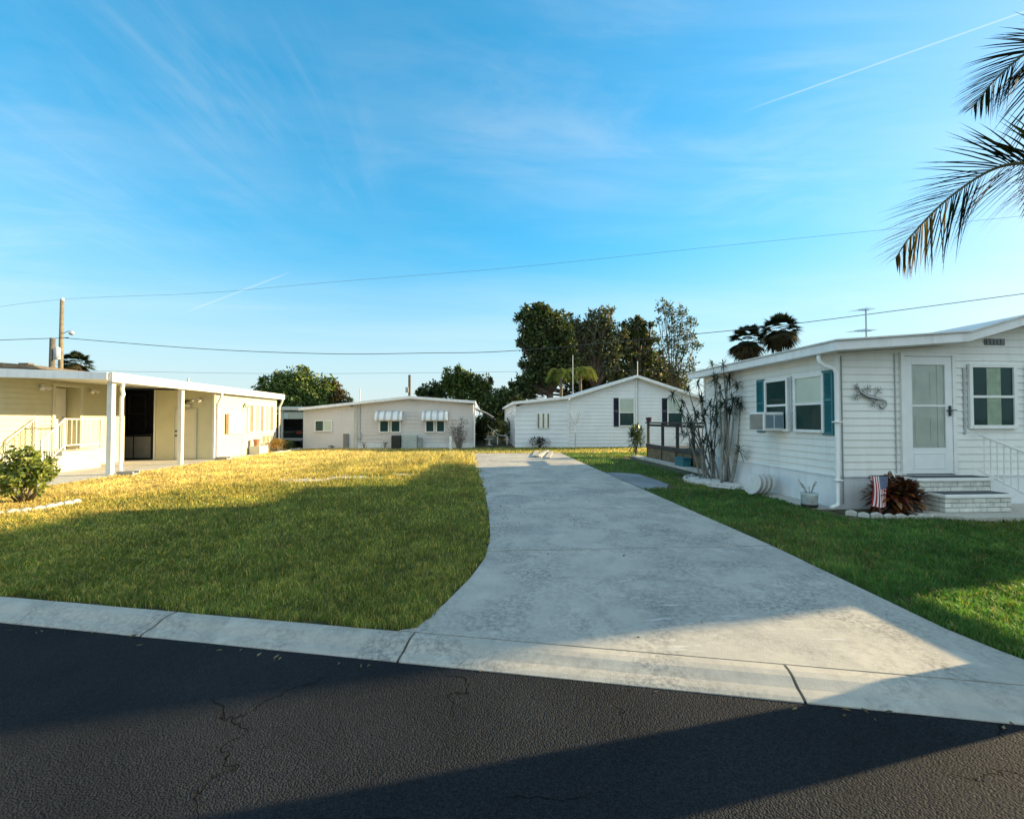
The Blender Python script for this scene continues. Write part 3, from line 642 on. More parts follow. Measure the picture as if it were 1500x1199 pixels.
# storm door
d = MB(); X0, X1, Z0, Z1 = 7.33, 8.36, .60, 2.74
for a in ((X0, X0 + .07, Z0, Z1), (X1 - .07, X1, Z0, Z1), (X0 + .07, X1 - .07, Z1 - .07, Z1)): d.box(a[0], a[1], 7.635, 7.688, a[2], a[3])
dfm = d.build('door_frame', M_white, rh, bevel=.005)
d = MB(); D0, D1 = X0 + .075, X1 - .075
d.box(D0, D0 + .13, 7.648, 7.684, Z0 + .01, Z1 - .075); d.box(D1 - .13, D1, 7.648, 7.684, Z0 + .01, Z1 - .075)
d.box(D0 + .13, D1 - .13, 7.648, 7.684, Z1 - .22, Z1 - .075); d.box(D0 + .13, D1 - .13, 7.648, 7.684, Z0 + .01, Z0 + .46)
d.box(D0 + .13, D1 - .13, 7.652, 7.680, 1.78, 1.815)
for a in ((D0 + .15, D1 - .15, Z0 + .10, Z0 + .118), (D0 + .15, D1 - .15, Z0 + .36, Z0 + .378)): d.box(a[0], a[1], 7.641, 7.648, a[2], a[3])
for xx in (D0 + .15, D1 - .168): d.box(xx, xx + .018, 7.641, 7.648, Z0 + .118, Z0 + .36)
dr = d.build('storm_door', mat('door_white', (.77, .79, .79), .4, .04, 4), rh, bevel=.004)
g = MB(); g.quad((D0 + .13, 7.664, Z0 + .46), (D1 - .13, 7.664, Z0 + .46), (D1 - .13, 7.664, Z1 - .22), (D0 + .13, 7.664, Z1 - .22)); g.build('pane', GL, dr)
g = MB(); g.box(D0 + .1, D1 - .1, 7.676, 7.682, Z0 + .4, Z1 - .2)
for (a, c, z0_, z1_) in ((D0 + .2, D1 - .36, 1.14, 1.62), (D0 + .2, D1 - .36, 1.9, 2.42)):
    g.box(a, c, 7.670, 7.675, z0_, z0_ + .03); g.box(a, c, 7.670, 7.675, z1_ - .03, z1_); g.box(a, a + .03, 7.670, 7.675, z0_ + .03, z1_ - .03); g.box(c - .03, c, 7.670, 7.675, z0_ + .03, z1_ - .03)
g.box(D1 - .26, D1 - .2, 7.668, 7.675, Z0 + .46, Z1 - .22)
g.build('inner_door', mat('inner_door_white', (.62, .65, .60), .6, .1, 3), dr)
h = MB(); h.box(D1 - .075, D1 - .045, 7.62, 7.648, 1.62, 1.80); h.tube([(D1 - .06, 7.60, 1.72), (D1 - .16, 7.595, 1.715)], .012, 6); h.tube([(D1 - .06, 7.62, 1.72), (D1 - .06, 7.60, 1.72), (D1 + .03, 7.60, 1.725)], .009, 6)
h.build('handle', mat('dark_handle', (.05, .06, .07), .35, metal=.6), dr)
# brick steps
M_brickp = mat('painted_brick', (.66, .66, .60), .75, .2, 9, bump=.4, bs=60, dirt=.25); M_tread = mat('tread_mat', (.06, .075, .085), .85, .25, 20)
M_mort = mat('dark_mortar', (.16, .17, .17), .9)
stp = MB()
def bricks(mb, x0, x1, y0, y1, z0, z1, rows):
    rz = (z1 - z0) / rows
    mb.box(x0 + .008, x1 - .008, y0 + .008, y1, z0, z1 - .002, 1)
    for r in range(rows):
        x = x0 - (.12 if r % 2 else 0)
        while x < x1:
            a, c = max(x, x0) + .005, min(x + .24, x1) - .005
            if c - a > .02: mb.box(a, c, y0, y0 + .10, z0 + r * rz + .006, z0 + (r + 1) * rz - .006)
            x += .24
        y = y0 + .105
        while y < y1 - .03:
            c = min(y + .24, y1)
            for xa in (x0, x1 - .1): mb.box(xa, xa + .1, y + .004, c - .004, z0 + r * rz + .006, z0 + (r + 1) * rz - .006)
            y += .24
bricks(stp, 7.40, 8.55, 6.98, 7.32, .07, .30, 3); bricks(stp, 7.28, 8.62, 7.33, 7.66, .07, .52, 5)
st = stp.build('steps', [M_brickp, M_mort], rh)
q = MB(); q.box(7.38, 8.57, 6.95, 7.33, .302, .355); q.box(7.26, 8.64, 7.30, 7.655, .522, .575); q.build('tread_edge', M_white, st, bevel=.008)
q = MB(); q.box(7.42, 8.53, 7.0, 7.29, .356, .364); q.box(7.30, 8.60, 7.35, 7.64, .576, .584); q.build('tread', M_tread, st)
# railing
rl_ = MB(); A, B = Vector((8.72, 7.62, 1.30)), Vector((8.78, 6.86, .98))
rl_.bar(A, B, .035, .035); A2, B2 = A - Vector((0, 0, .62)), B - Vector((0, 0, .68)); rl_.bar(A2, B2, .03, .03)
for i in range(1, 8):
    t = i / 8; rl_.bar(A.lerp(B, t), A2.lerp(B2, t), .014, .014)
rl_.build('railing', M_white, rh)
q = MB(); q.box(8.735, 8.825, 6.77, 6.86, .07, 1.06); q.build('railing_post', M_white, rh, bevel=.006)
kind(MB().prism([(6.9, 6.86, -.1), (7.5, 6.62, -.1), (9.5, 6.58, -.1), (16, 6.58, -.1), (16, 7.68, -.1), (6.9, 7.68, -.1)], (0, 0, .168)).build('front_path', M_slab), 'structure')
kind(MB().prism([(5.72, 7.75, -.1), (6.18, 7.68, -.1), (6.18, 10.1, -.1), (5.78, 10.1, -.1)], (0, 0, .112)).build('side_path', M_slab), 'structure')
# window air conditioner
ac = thing('window_air_conditioner', 'white boxy air conditioner sticking out of the left side window of the white mobile home', 'air conditioner', (5.95, 9.3, 1.34))
b = MB(); b.box(5.72, 6.15, 9.07, 9.57, 1.33, 1.71); b.build('casing', M_white, ac, bevel=.012)
b = MB()
for i in range(14): b.box(5.705, 5.72, 9.10, 9.54, 1.36 + i * .023, 1.36 + i * .023 + .011)
b.build('rear_grille', mat('grille_grey', (.10, .12, .12), .6), ac)
b = MB()
for xa in (5.76, 5.955):
    for i in range(13): b.box(xa, xa + .165, 9.055, 9.07, 1.39 + i * .021, 1.39 + i * .021 + .012)
b.build('side_louvre', mat('louvre_blue', (.10, .22, .30), .5), ac)
# lizard wall ornament
lz = thing('lizard_ornament', 'grey metal lizard with a curled tail hung on the white wall beside the storm door', 'wall ornament', (6.8, 7.66, 1.95))
def lp(px, py): p = at(px, py, 7.62); p.y = 7.645; return p
b = MB(); body = catmull([lp(*q) for q in ((1257.5, 561), (1258, 566), (1261, 571), (1266, 575.5), (1272.5, 579), (1280, 581), (1287, 583), (1294, 584.5), (1299.5, 588), (1300, 594), (1296, 598), (1291.5, 597), (1290.5, 593), (1293, 591), (1295, 593))], 5)
n_ = len(body); rad = []
for i in range(n_):
    t = i / (n_ - 1); rad.append(.022 + .022 * math.sin(PI * min(1, t / .14)) if t < .14 else (.026 + .020 * math.sin(PI * (t - .14) / .32) if t < .46 else max(.009, .026 * (1 - (t - .46) * 1.1))))
b.tube(body, rad, 10, flat=.5); b.build('body', M_metal, lz, smooth=True)
for a, c, e in (((1264, 574), (1268, 569), (1272.5, 569)), ((1263, 573), (1259, 576), (1257, 579.5)), ((1282, 582), (1285, 577), (1288.5, 572)), ((1279, 581), (1279, 586), (1282.5, 589.5))):
    b = MB(); b.tube([lp(*a), lp(*c), lp(*e)], [.020, .016, .015], 8, flat=.6)
    f = lp(*e); dv = (f - lp(*c)).normalized()
    for w in (-1.5, -.75, 0, .75, 1.5): g_ = (Matrix.Rotation(w, 3, 'Y') @ dv); b.tube([f, f + g_ * .04, f + g_ * .075], [.009, .007, .012], 6, flat=.6)
    b.build('leg', M_metal, lz, smooth=True)
# TV antenna on the roof
def yagi(name, label, base, top, booms, grp=None):
    t = thing(name, label, 'antenna', base, grp); base, top = Vector(base), Vector(top); b = MB(); b.tube([base, top], .018, 6); b.build('mast', M_metal, t)
    for f, ln, el, ang in booms:
        b = MB(); c = base.lerp(top, f); u = Vector((math.cos(ang), math.sin(ang), .05)); w = Vector((-math.sin(ang), math.cos(ang), 0)); b.tube([c - u * ln * .7, c + u * ln * .3], .012, 5)
        for i in range(el): p = c - u * ln * .7 + u * ln * i / max(1, el - 1); h_ = .22 - .1 * i / el; b.tube([p - w * h_, p + w * h_], .005, 4)
        b.build('boom', M_metal, t)
    return t
p0 = at(1269, 496, 10.2); p1 = at(1265, 452, 10.2); p0.z = roof_z(RP, p0.x) + .02
yagi('roof_antenna', 'spindly television antenna standing on the roof of the white mobile home', p0, (p0.x, 10.2, p1.z), [(.97, .34, 4, .25), (.42, .5, 6, .25)])
# stepping stones leaning on the skirting
SG = 'round stepping stones leaning on the skirting'
M_disc = concrete_mat('pale_concrete', (.66, .66, .62), (.45, .45, .44))
def disc_mb():
    b = MB(); r = .215; b.lathe([(r - .008, -.017), (r, -.010), (r, .010), (r - .008, .017)], (0, 0, 0), 36); return b
dl = ['round concrete stepping stone at the front of the leaning row, its whole face showing', 'round stepping stone second from the front of the leaning row', 'round stepping stone third from the front of the leaning row', 'round stepping stone at the back of the leaning row, against the white skirting']
d0 = None
for i in range(4):
    loc = (5.60 + .115 * i, 9.28 + .02 * i, .222)
    if d0 is None:
        d0 = disc_mb().build('stepping_stone', M_disc, None, smooth=False, bevel=.004); o = d0; tag(o, dl[0], 'stepping stone', SG)
    else: o = dup(d0, loc, dl[i], SG)
    o.location = loc; o.rotation_euler = (math.radians(72 + i * 1.5), 0, math.radians(-78 - 2 * i))
# pot with sprigs
pt = thing('flower_pot', 'pale glazed pot with a few bare sprigs standing beside the corner downspout', 'flower pot', (5.78, 7.86, .01))
b = MB(); b.lathe([(.112, 0), (.128, .02), (.134, .2), (.142, .225), (.142, .255), (.118, .255), (.112, .22)], (5.78, 7.86, .014), 24); b.build('pot', mat('glazed_pot', (.42, .46, .46), .35, .25, 9, dirt=.4), pt, smooth=True)
b = MB(); b.lathe([(.1295, .015), (.134, .06), (.133, .062), (.125, .062)], (5.78, 7.86, .014), 24); b.build('dark_band', mat('pot_band', (.04, .03, .03), .5), pt, smooth=True)
V, Fc, cc = [], [], []; b = MB()
for i in range(7):
    a = random.uniform(0, 6.28); p = Vector((5.78 + .05 * math.cos(a), 7.86 + .05 * math.sin(a), .26)); e = p + Vector((.12 * math.cos(a), .12 * math.sin(a), random.uniform(.14, .25))); b.tube([p, p.lerp(e, .5) + Vector((0, 0, .03)), e], .005, 5)
    for k in range(5):
        q_ = p.lerp(e, .45 + k * .13); w = unit(1)[0]; w[2] = abs(w[2]); strip_leaf(V, Fc, cc, q_, w, .055, .028, .3, (.42, .45, .38))
b.build('stem', M_bark2, pt); np_mesh('leaves', np.array(V), np.array(Fc), M_leaf, pt, np.array(cc))
# croton bush
def leafy(name, label, cat, base, cen, rad, n, ll_, lw, cols, droop=.35, stems=9, lm=None, up=.35):
    t = thing(name, label, cat, base); b = MB(); V, Fc, cc = [], [], []
    cen = np.array(cen); rad = np.array(rad)
    for i in range(stems):
        w = unit(1)[0]; w[2] = abs(w[2]) * .9 + .15; e = cen + w * rad * .8; b.tube([base, Vector(base).lerp(Vector(e), .5) + Vector((0, 0, .05)), e], [.014, .011, .006], 5)
    for i in range(n):
        w = unit(1)[0]; w[2] = w[2] * .75 + up; w /= np.linalg.norm(w); p = cen + w * rad * (random.random() ** .6) * .95
        if p[2] < .04: p[2] = .04 + random.random() * .05
        d = w * .8 + unit(1)[0] * .55 + np.array((0, 0, .25)); c = random.choice(cols); k = random.uniform(.7, 1.25); strip_leaf(V, Fc, cc, p, d, ll_ * random.uniform(.6, 1.15), lw * random.uniform(.7, 1.2), droop, tuple(v * k for v in c), 4)
    b.build('stem', M_bark, t); np_mesh('foliage', np.array(V), np.array(Fc), lm or M_leafgl, t, np.array(cc)); return t
leafy('croton_bush', 'dark red and bronze croton bush in the white edged bed beside the brick steps', 'shrub', (6.84, 7.28, .02), (6.82, 7.27, .30), (.45, .31, .33), 760, .17, .10,
      [(.070, .016, .010), (.12, .030, .012), (.20, .065, .014), (.035, .020, .012), (.24, .11, .022), (.08, .03, .016)], lm=mat('croton_leaf', (0, 0, 0), .3, .3, 14, attr=True, trans=.10, spec=.4), up=.3)
# garden flag
fl = thing('garden_flag', 'small stars and stripes garden flag on a scrolled stake beside the croton bush', 'flag', (6.28, 7.2, 0))
b = MB(); fy = 7.10; b.tube([(6.555, fy, -.05), (6.555, fy, .64), (6.56, fy, .70), (6.59, fy, .725), (6.615, fy, .70), (6.60, fy, .68)], .008, 6); b.tube([(6.555, fy, .655), (6.25, fy, .655), (6.225, fy, .635), (6.235, fy, .61), (6.255, fy, .615)], .008, 6); b.build('stake', M_black, fl, smooth=True)
M_fr, M_fw, M_fb = mat('flag_red', (.42, .02, .035), .8), mat('flag_white', (.75, .73, .72), .8), mat('flag_blue', (.025, .06, .17), .8)
b = MB(); nu, nv = 13, 14; fw, fh = .275, .47
def fp(u, v, off=0.):
    x = 6.535 - u * fw * (1 - .10 * v) - .04 * v * v; z = .648 - v * fh; yy = fy - .015 + .028 * math.sin(u * 5 + v * 2.4) * (.3 + v) - off - .03 * v
    return (x, yy, z - .02 * math.sin(u * 3) * v)
for i in range(nu):
    for j in range(nv):
        can = i < 7 and j < 6; u0, u1, v0, v1 = i / nu, (i + 1) / nu, j / nv, (j + 1) / nv
        b.quad(fp(u0, v0), fp(u0, v1), fp(u1, v1), fp(u1, v0), 2 if can else (0 if i % 2 == 0 else 1))
for r in range(9):
    for c in range(6 if r % 2 == 0 else 5):
        u = (.5 / 9 + r / 9) * 7 / nu; v = ((c + (.5 if r % 2 == 0 else 1.0)) / 6) * 6 / nv; P = []
        for k in range(10):
            w = PI * k / 5; rr = .0085 if k % 2 == 0 else .0035; P.append(fp(u + rr * math.sin(w) / fw, v - rr * math.cos(w) / fh, .002))
        b.add(P, [tuple(range(10))], 1)
b.build('cloth', [M_fr, M_fw, M_fb], fl)
# bed edging in front: scalloped white blocks
M_edge = concrete_mat('white_edging', (.60, .58, .53), (.26, .25, .23))
def block_mb(L_=.155, h=.08, w=.06):
    P = []; K = 8
    for i in range(K + 1): t = i / K; P.append((-L_ / 2 + L_ * t, 0, h * (.62 + .38 * math.sin(PI * t))))
    P = [(L_ / 2, -w / 2, -.03), (-L_ / 2, -w / 2, -.03)] + [(x, -w / 2, z) for x, _, z in P]
    return MB().prism(P, (0, w, 0))
eb0 = block_mb().build('edging_block', M_edge, None, bevel=.008)
first = [True]
def edging(path, label, group, step=.165, lab_end=None):
    P = catmull([Vector((*p, 0)) for p in path], 24); acc = 0; last = None; pts = []
    for a, c in zip(P[:-1], P[1:]):
        d = np.linalg.norm(c - a)
        while acc <= d: t = acc / d; pts.append((a + (c - a) * t, math.atan2(c[1] - a[1], c[0] - a[0]))); acc += step
        acc -= d
    for i, (p, a) in enumerate(pts):
        if first[0]: o = eb0; o.location = (*p[:2], .005); o.rotation_euler.z = a; tag(o, label, 'edging block', group); first[0] = False
        else: o = dup(eb0, (*p[:2], .005 + random.uniform(-.006, .006)), label, group, a + random.uniform(-.14, .14), random.uniform(.86, 1.12)); o.rotation_euler.x = random.uniform(-.14, .14)
edging([(6.02, 7.22), (6.2, 7.02), (6.6, 6.88), (7.0, 6.84), (7.3, 6.86)], 'scalloped white edging block in front of the croton bush', 'edging blocks round the croton bed')
kind(MB().prism([(6.0, 7.6, -.05), (6.05, 7.2, -.05), (6.3, 7.0, -.05), (6.7, 6.9, -.05), (6.9, 6.9, -.05), (6.9, 7.68, -.05), (6.2, 7.68, -.05)], (0, 0, .056)).build('bed_soil', M_soil), 'structure')
# white pebble bed under the dracaenas
def pebbles(name, poly_c, rad, n, z, size, m):
    V, Fc = [], []; 
    for i in range(n):
        a = random.uniform(0, 6.28); r = random.random() ** .5; x, y = poly_c[0] + rad[0] * r * math.cos(a), poly_c[1] + rad[1] * r * math.sin(a); s = size * random.uniform(.6, 1.5); o = len(V)
        for px_, py_, pz in ((1, 0, 0), (0, 1, 0), (-1, 0, 0), (0, -1, 0), (0, 0, .7), (0, 0, -.5)): V.append((x + px_ * s * random.uniform(.7, 1.1), y + py_ * s * random.uniform(.7, 1.1), z + pz * s))
        for f in ((0, 1, 4), (1, 2, 4), (2, 3, 4), (3, 0, 4), (1, 0, 5), (2, 1, 5), (3, 2, 5), (0, 3, 5)): Fc.append(tuple(q + o for q in f))
    return kind(np_mesh(name, np.array(V), np.array(Fc), m, nper=3), 'stuff')
BC = (5.82, 11.05); pebbles('white_pebbles', BC, (.62, 1.12), 2600, .02, .028, mat('white_stone', (.66, .66, .63), .8, .2, 12))
edging([(6.1, 10.0), (5.6, 10.12), (5.22, 10.7), (5.12, 11.3), (5.35, 11.95), (5.8, 12.3)], 'white edging block in the ring round the pebble bed', 'edging blocks round the pebble bed', .165)
# dracaenas: grey canes with spiky heads
def dracaena(label, base, heads, thick, seed, col):
    random.seed(seed); t = thing('dracaena', label, 'plant', base); b = MB(); V, Fc, cc = [], [], []; base = Vector(base)
    for h in heads:
        h = Vector(h); s0 = base + Vector((random.uniform(-.22, .22), random.uniform(-.22, .22), -.05)); mid = s0.lerp(h, .55) + Vector((random.uniform(-.08, .08), random.uniform(-.08, .08), .1))
        pts = catmull([s0, s0.lerp(mid, .5) + Vector((random.uniform(-.04, .04), 0, 0)), mid, h], 4); k = len(pts); b.tube(pts, [thick * (1 - .55 * i / k) for i in range(k)], 6)
        for rep in range(random.choice((1, 2, 2, 3))):
            c = h if rep == 0 else h + Vector((random.uniform(-.26, .26), random.uniform(-.2, .2), random.uniform(-.6, .1)))
            if rep: b.tube([h.lerp(Vector(pts[-3]), .6), c], thick * .4, 5)
            for i in range(32):
                w = unit(1)[0]; w[2] = w[2] * .7 + .30; kk = random.uniform(.6, 1.3); strip_leaf(V, Fc, cc, np.array(c) - np.array((0, 0, random.random() * .10)), w, random.uniform(.20, .34), .030, .28, tuple(v * kk for v in col), 4)
    b.build('stem', mat('grey_cane', (.26, .25, .22), .85, .3, 14, bump=.4, bs=40), t, smooth=True); np_mesh('leaves', np.array(V), np.array(Fc), M_leaf, t, np.array(cc)); return t
def hd(px, py, Y): return tuple(at(px, py, Y))
dracaena('many stemmed dracaena with spiky grey green heads beside the wooden deck', (5.95, 11.75, .02), [hd(*q) for q in ((985, 575, 11.6), (997, 598, 11.4), (1008, 568, 11.8), (1018, 600, 11.5), (1027, 580, 11.7), (1043, 532, 12.0), (1050, 556, 11.8), (1030, 610, 11.3), (1040, 590, 11.6), (1050, 620, 11.3), (1012, 620, 11.6), (1056, 640, 11.2), (1043, 650, 11.4), (1000, 585, 11.9), (1022, 560, 12.1))], .024, 5, (.045, .072, .05))
dracaena('taller dracaena with thick pale canes closest to the white home wall', (6.02, 11.0, .02), [hd(*q) for q in ((1059, 530, 10.9), (1066, 552, 10.8), (1055, 570, 10.7), (1075, 585, 10.6), (1085, 590, 10.7), (1070, 600, 10.9), (1083, 655, 10.4), (1062, 585, 10.9))], .034, 6, (.042, .07, .052))
random.seed(77)
# wooden deck
M_wood = mat('weathered_wood', (.145, .115, .07), .85, .4, 6, bump=.4, bs=25, dirt=.3); M_woodd = mat('dark_wood', (.045, .043, .042), .8, .3, 6)
dk = thing('wooden_deck', 'weathered wooden deck with dark handrail beside the white mobile home', 'deck', (6.8, 16, 0))
b = MB()
for i in range(3): b.box(6.70, 6.74, 13.0, 18.45, .05 + i * .135, .05 + i * .135 + .128)
for i in range(3): b.box(6.74, 9.5, 18.41, 18.45, .05 + i * .135, .05 + i * .135 + .128)
b.build('skirt_board', M_wood, dk)
b = MB()
for i in range(18): b.box(6.72 + i * .152, 6.72 + i * .152 + .145, 12.9, 18.44, .47, .505)
b.build('deck_floor', M_woodd, dk)
b = MB(); b.box(6.66, 6.70, 13.0, 18.45, .46, .60); b.build('rim_board', M_woodd, dk)
for y in (18.4, 16.9, 15.6, 14.4, 13.2): b = MB(); b.box(6.70, 6.79, y - .045, y + .045, .05, 1.42); b.build('post', M_wood if y == 18.4 else M_woodd, dk, bevel=.006)
b = MB(); b.box(6.64, 6.84, 13.0, 18.5, 1.42, 1.475); b.build('handrail', M_woodd, dk, bevel=.006)
b = MB(); b.box(6.72, 6.77, 13.0, 18.42, 1.30, 1.39); b.build('under_rail', M_woodd, dk)
kind(MB().box(6.32, 6.62, 12.4, 19.2, -.1, .075).build('deck_path', M_edge), 'structure')
bn = thing('storage_box', 'teal plastic storage box standing against the skirt of the wooden deck', 'box', (6.45, 14.6, .08))
b = MB(); b.box(6.36, 6.62, 14.3, 14.95, .078, .31); b.build('box_body', mat('teal_plastic', (.03, .16, .20), .4), bn, bevel=.012)
b = MB(); b.box(6.345, 6.635, 14.28, 14.97, .312, .345); b.build('lid', mat('teal_lid', (.02, .11, .15), .4), bn, bevel=.01)
p = thing('flower_pot', 'small dark purple flower pot on the far end of the deck handrail', 'flower pot', (6.74, 18.3, 1.476)); b = MB(); b.lathe([(.06, 0), (.1, .02), (.12, .14), (.14, .15), (.14, .18), (.11, .18)], (6.74, 18.3, 1.476), 16); b.build('pot', mat('purple_pot', (.06, .025, .05), .5), p)
b = MB(); b.lathe([(.11, .165), (.05, .185)], (6.74, 18.3, 1.476), 12); b.build('soil', M_soil, p)
leafy('deck_plant', 'leafy green plant growing at the far corner of the wooden deck', 'plant', (6.5, 19.2, .0), (6.5, 19.1, .75), (.34, .34, .6), 420, .32, .07, [(.05, .09, .05), (.03, .06, .035), (.1, .14, .07)])
# ================================================================== the cream home on the left
M_csid = mat('cream_siding', (.52, .50, .34), .5, .06, 1.5, dirt=.10)
M_cream = mat('cream_paint', (.53, .515, .40), .5, .05, 3, dirt=.10)
M_found = mat('cream_foundation', (.52, .50, .41), .7, .10, 2.5, dirt=.15)
M_shingle = mat('brown_shingle', (.16, .125, .085), .9, .35, 10, bump=.4, bs=30)
M_wcream = mat('warm_white', (.66, .65, .60), .45, .06, 4, dirt=.12)
lh = thing('mobile_home', 'cream mobile home with a flat porch roof on white posts, left edge', 'house', (-13.3, 15, 0))
s_ = MB()
siding(s_, (-13.3, 18.15), (-13.3, 13.4), .62, 2.80, (1, 0), .155, .022, None, holes=[(1.85, 2.75, .62, 2.62)])
siding(s_, (-20, 13.4), (-13.3, 13.4), .62, 3.1, (0, -1), .155, .022)
siding(s_, (-13.72, 16.30), (-13.3, 16.30), .62, 2.62, (0, -1), .155, .012)
s_.build('wall', M_csid, lh)
b = MB(); b.box(-20, -13.31, 13.42, 13.46, .0, .615); b.box(-13.35, -13.31, 13.46, 18.15, 0, .615); b.build('foundation', M_found, lh)
# porch doorway
b = MB(); b.box(-13.76, -13.72, 15.40, 16.3, .6, 2.64); b.box(-13.72, -13.31, 15.35, 15.40, .6, 2.64); b.box(-13.72, -13.31, 15.4, 16.3, 2.62, 2.66); b.box(-13.8, -13.31, 15.4, 16.3, .56, .60); b.build('door_recess', M_csid, lh)
b = MB(); b.box(-13.31, -13.25, 15.30, 15.40, .62, 2.70); b.build('door_jamb', M_cream, lh); b = MB(); b.box(-13.31, -13.25, 16.30, 16.40, .62, 2.70); b.build('door_jamb', M_cream, lh)
b = MB(); b.box(-13.31, -13.25, 15.40, 16.30, 2.62, 2.70); b.build('door_head', M_cream, lh)
b = MB(); b.box(-13.715, -13.67, 15.42, 16.24, .62, 2.58); b.box(-13.67, -13.662, 15.5, 16.14, 1.6, 2.4); pd = b.build('porch_door', M_wcream, lh); b = MB(); b.tube([(-13.66, 16.12, 1.62), (-13.60, 16.12, 1.62)], .03, 8); b.build('handle', M_metal, pd)
# steps and railings
b = MB(); b.box(-13.29, -12.32, 14.55, 15.95, .02, .62)
for i in range(3): b.box(-13.29, -12.32, 13.85 + i * .235, 13.85 + (i + 1) * .235 - .002, .02, .17 + i * .15)
ps = b.build('porch_steps', M_found, lh)
b = MB()
for i in range(3): b.box(-13.29, -12.29, 13.82 + i * .235, 13.85 + (i + 1) * .235 - .01, .172 + i * .15, .195 + i * .15)
b.build('tread', M_tread if False else mat('cream_tread', (.5, .47, .38), .8), ps)
def rail(xx, y0, y1, y2):
    b = MB(); A, B = Vector((xx, y0, .98)), Vector((xx, y1, 1.58)); C_ = Vector((xx, y2, 1.58)); dz = Vector((0, 0, .78))
    b.bar(A, B, .035, .035); b.bar(A - dz, B - dz, .03, .03); b.bar(B + Vector((0, .015, 0)), C_, .035, .035); b.bar(B - dz + Vector((0, .015, 0)), C_ - dz, .03, .03)
    for i in range(9): t = (i + .5) / 9; b.bar(A.lerp(B, t), A.lerp(B, t) - dz, .014, .014)
    for i in range(8): t = (i + .5) / 8; b.bar(B.lerp(C_, t), B.lerp(C_, t) - dz, .014, .014)
    for p_ in (A, B, C_): b.bar(p_ - Vector((0, 0, .93)), p_ + Vector((0, 0, .03)), .045, .045)
    b.build('railing', M_wcream, lh)
rail(-12.30, 13.88, 14.58, 15.9); 
b = MB(); A, B = Vector((-13.22, 13.88, .98)), Vector((-13.22, 14.7, 1.58)); b.bar(A, B, .035, .035); b.bar(A - Vector((0, 0, .93)), A, .04, .04); b.bar(B - Vector((0, 0, .95)), B, .04, .04)
for i in range(7): t = (i + .5) / 7; b.bar(A.lerp(B, t), A.lerp(B, t) - Vector((0, 0, .75)), .014, .014)
b.build('railing', M_wcream, lh)
# flood lamps on the wall
def floodlamp(parent, c, n):
    c, n = Vector(c), Vector(n); u = n.cross(Vector((0, 0, 1))); b = MB(); b.obox(c + n * .02, u * .06, n * .02, Vector((0, 0, .05)))
    for s in (-1, 1):
        a = c + n * .05 + u * .05 * s; d = (n * .6 + u * s * .5 + Vector((0, 0, -.6))).normalized(); b.tube([a, a + d * .07, a + d * .16], [.025, .045, .062], 10)
    b.build('flood_lamp', M_wcream, parent)
floodlamp(lh, (-13.28, 14.95, 2.58), (1, 0, 0)); floodlamp(lh, (-13.28, 16.75, 2.58), (1, 0, 0))
# dark storage recess behind the porch
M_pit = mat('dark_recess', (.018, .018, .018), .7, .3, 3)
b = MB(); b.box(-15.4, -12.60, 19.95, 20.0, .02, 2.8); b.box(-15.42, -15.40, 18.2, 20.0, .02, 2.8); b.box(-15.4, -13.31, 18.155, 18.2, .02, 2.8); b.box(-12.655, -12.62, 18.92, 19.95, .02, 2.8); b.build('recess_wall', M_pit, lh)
b = MB(); b.box(-13.31, -13.24, 18.10, 18.20, .02, 2.72); b.build('corner_post', mat('sage_trim', (.38, .40, .31), .6), lh)
fr_ = MB(); X0, X1 = -14.32, -13.62
for z in (1.05, 1.78, 2.55): fr_.box(X0, X1, 19.86, 19.90, z, z + .05)
for x in (X0, X1 - .05): fr_.box(x, x + .05, 19.85, 19.91, 1.05, 2.6)
fr_.build('dark_window', mat('dark_frame', (.05, .05, .055), .4), lh)
cb = thing('storage_cabinet', 'low grey two door storage cabinet in the dark recess of the cream home', 'cabinet', (-13.6, 19.4, .02))
b = MB(); b.box(-14.35, -12.95, 19.25, 19.75, .03, .95); b.build('cabinet_body', M_black, cb); M_cab = mat('taupe_plastic', (.25, .24, .21), .5, .1, 4)
for xa in (-14.30, -13.62): b = MB(); b.box(xa, xa + .62, 19.21, 19.247, .06, .90); o = b.build('door', M_cab, cb, bevel=.01)
b = MB(); b.box(-14.4, -12.9, 19.18, 19.8, .955, 1.0); b.build('lid', M_black, cb, bevel=.01)
# end room: front wall with the plain door, long sunny wall
s_ = MB(); siding(s_, (-12.62, 18.9), (-10.45, 18.9), .02, 2.72, (0, -1), .105, .012); s_.build('room_wall', mat('shaded_cream_siding', (.58, .55, .37), .5, .06, 1.5, dirt=.1), lh)  # lighter copy of the cream siding, its tone set for the shaded wall
b = MB(); b.box(-10.47, -10.41, 18.92, 24.4, .012, 2.70); b.box(-14.5, -10.47, 24.34, 24.4, .012, 2.6); b.build('long_wall', M_cream, lh)
b = MB(); b.box(-12.66, -12.60, 18.86, 18.92, .02, 2.72); b.build('room_corner', M_wcream, lh); b = MB(); b.box(-10.47, -10.385, 18.84, 18.92, .02, 2.72); b.build('room_corner', M_wcream, lh)
b = MB(); b.box(-11.93, -11.87, 18.84, 18.886, .03, 2.0); b.box(-11.12, -11.06, 18.84, 18.886, .03, 2.0); b.box(-11.87, -11.12, 18.84, 18.886, 1.94, 2.0); b.build('door_frame', M_cream, lh)
b = MB(); b.box(-11.865, -11.125, 18.855, 18.885, .04, 1.935); rd = b.build('room_door', mat('cream_door', (.60, .56, .42), .5, .05, 3), lh)
for z in (.95, 1.12): b = MB(); b.tube([(-11.80, 18.852, z), (-11.80, 18.80, z)], [.03, .035], 8); b.build('handle' if z < 1 else 'deadbolt', M_black, rd)
floodlamp(lh, (-11.0, 18.87, 2.36), (0, -1, 0))
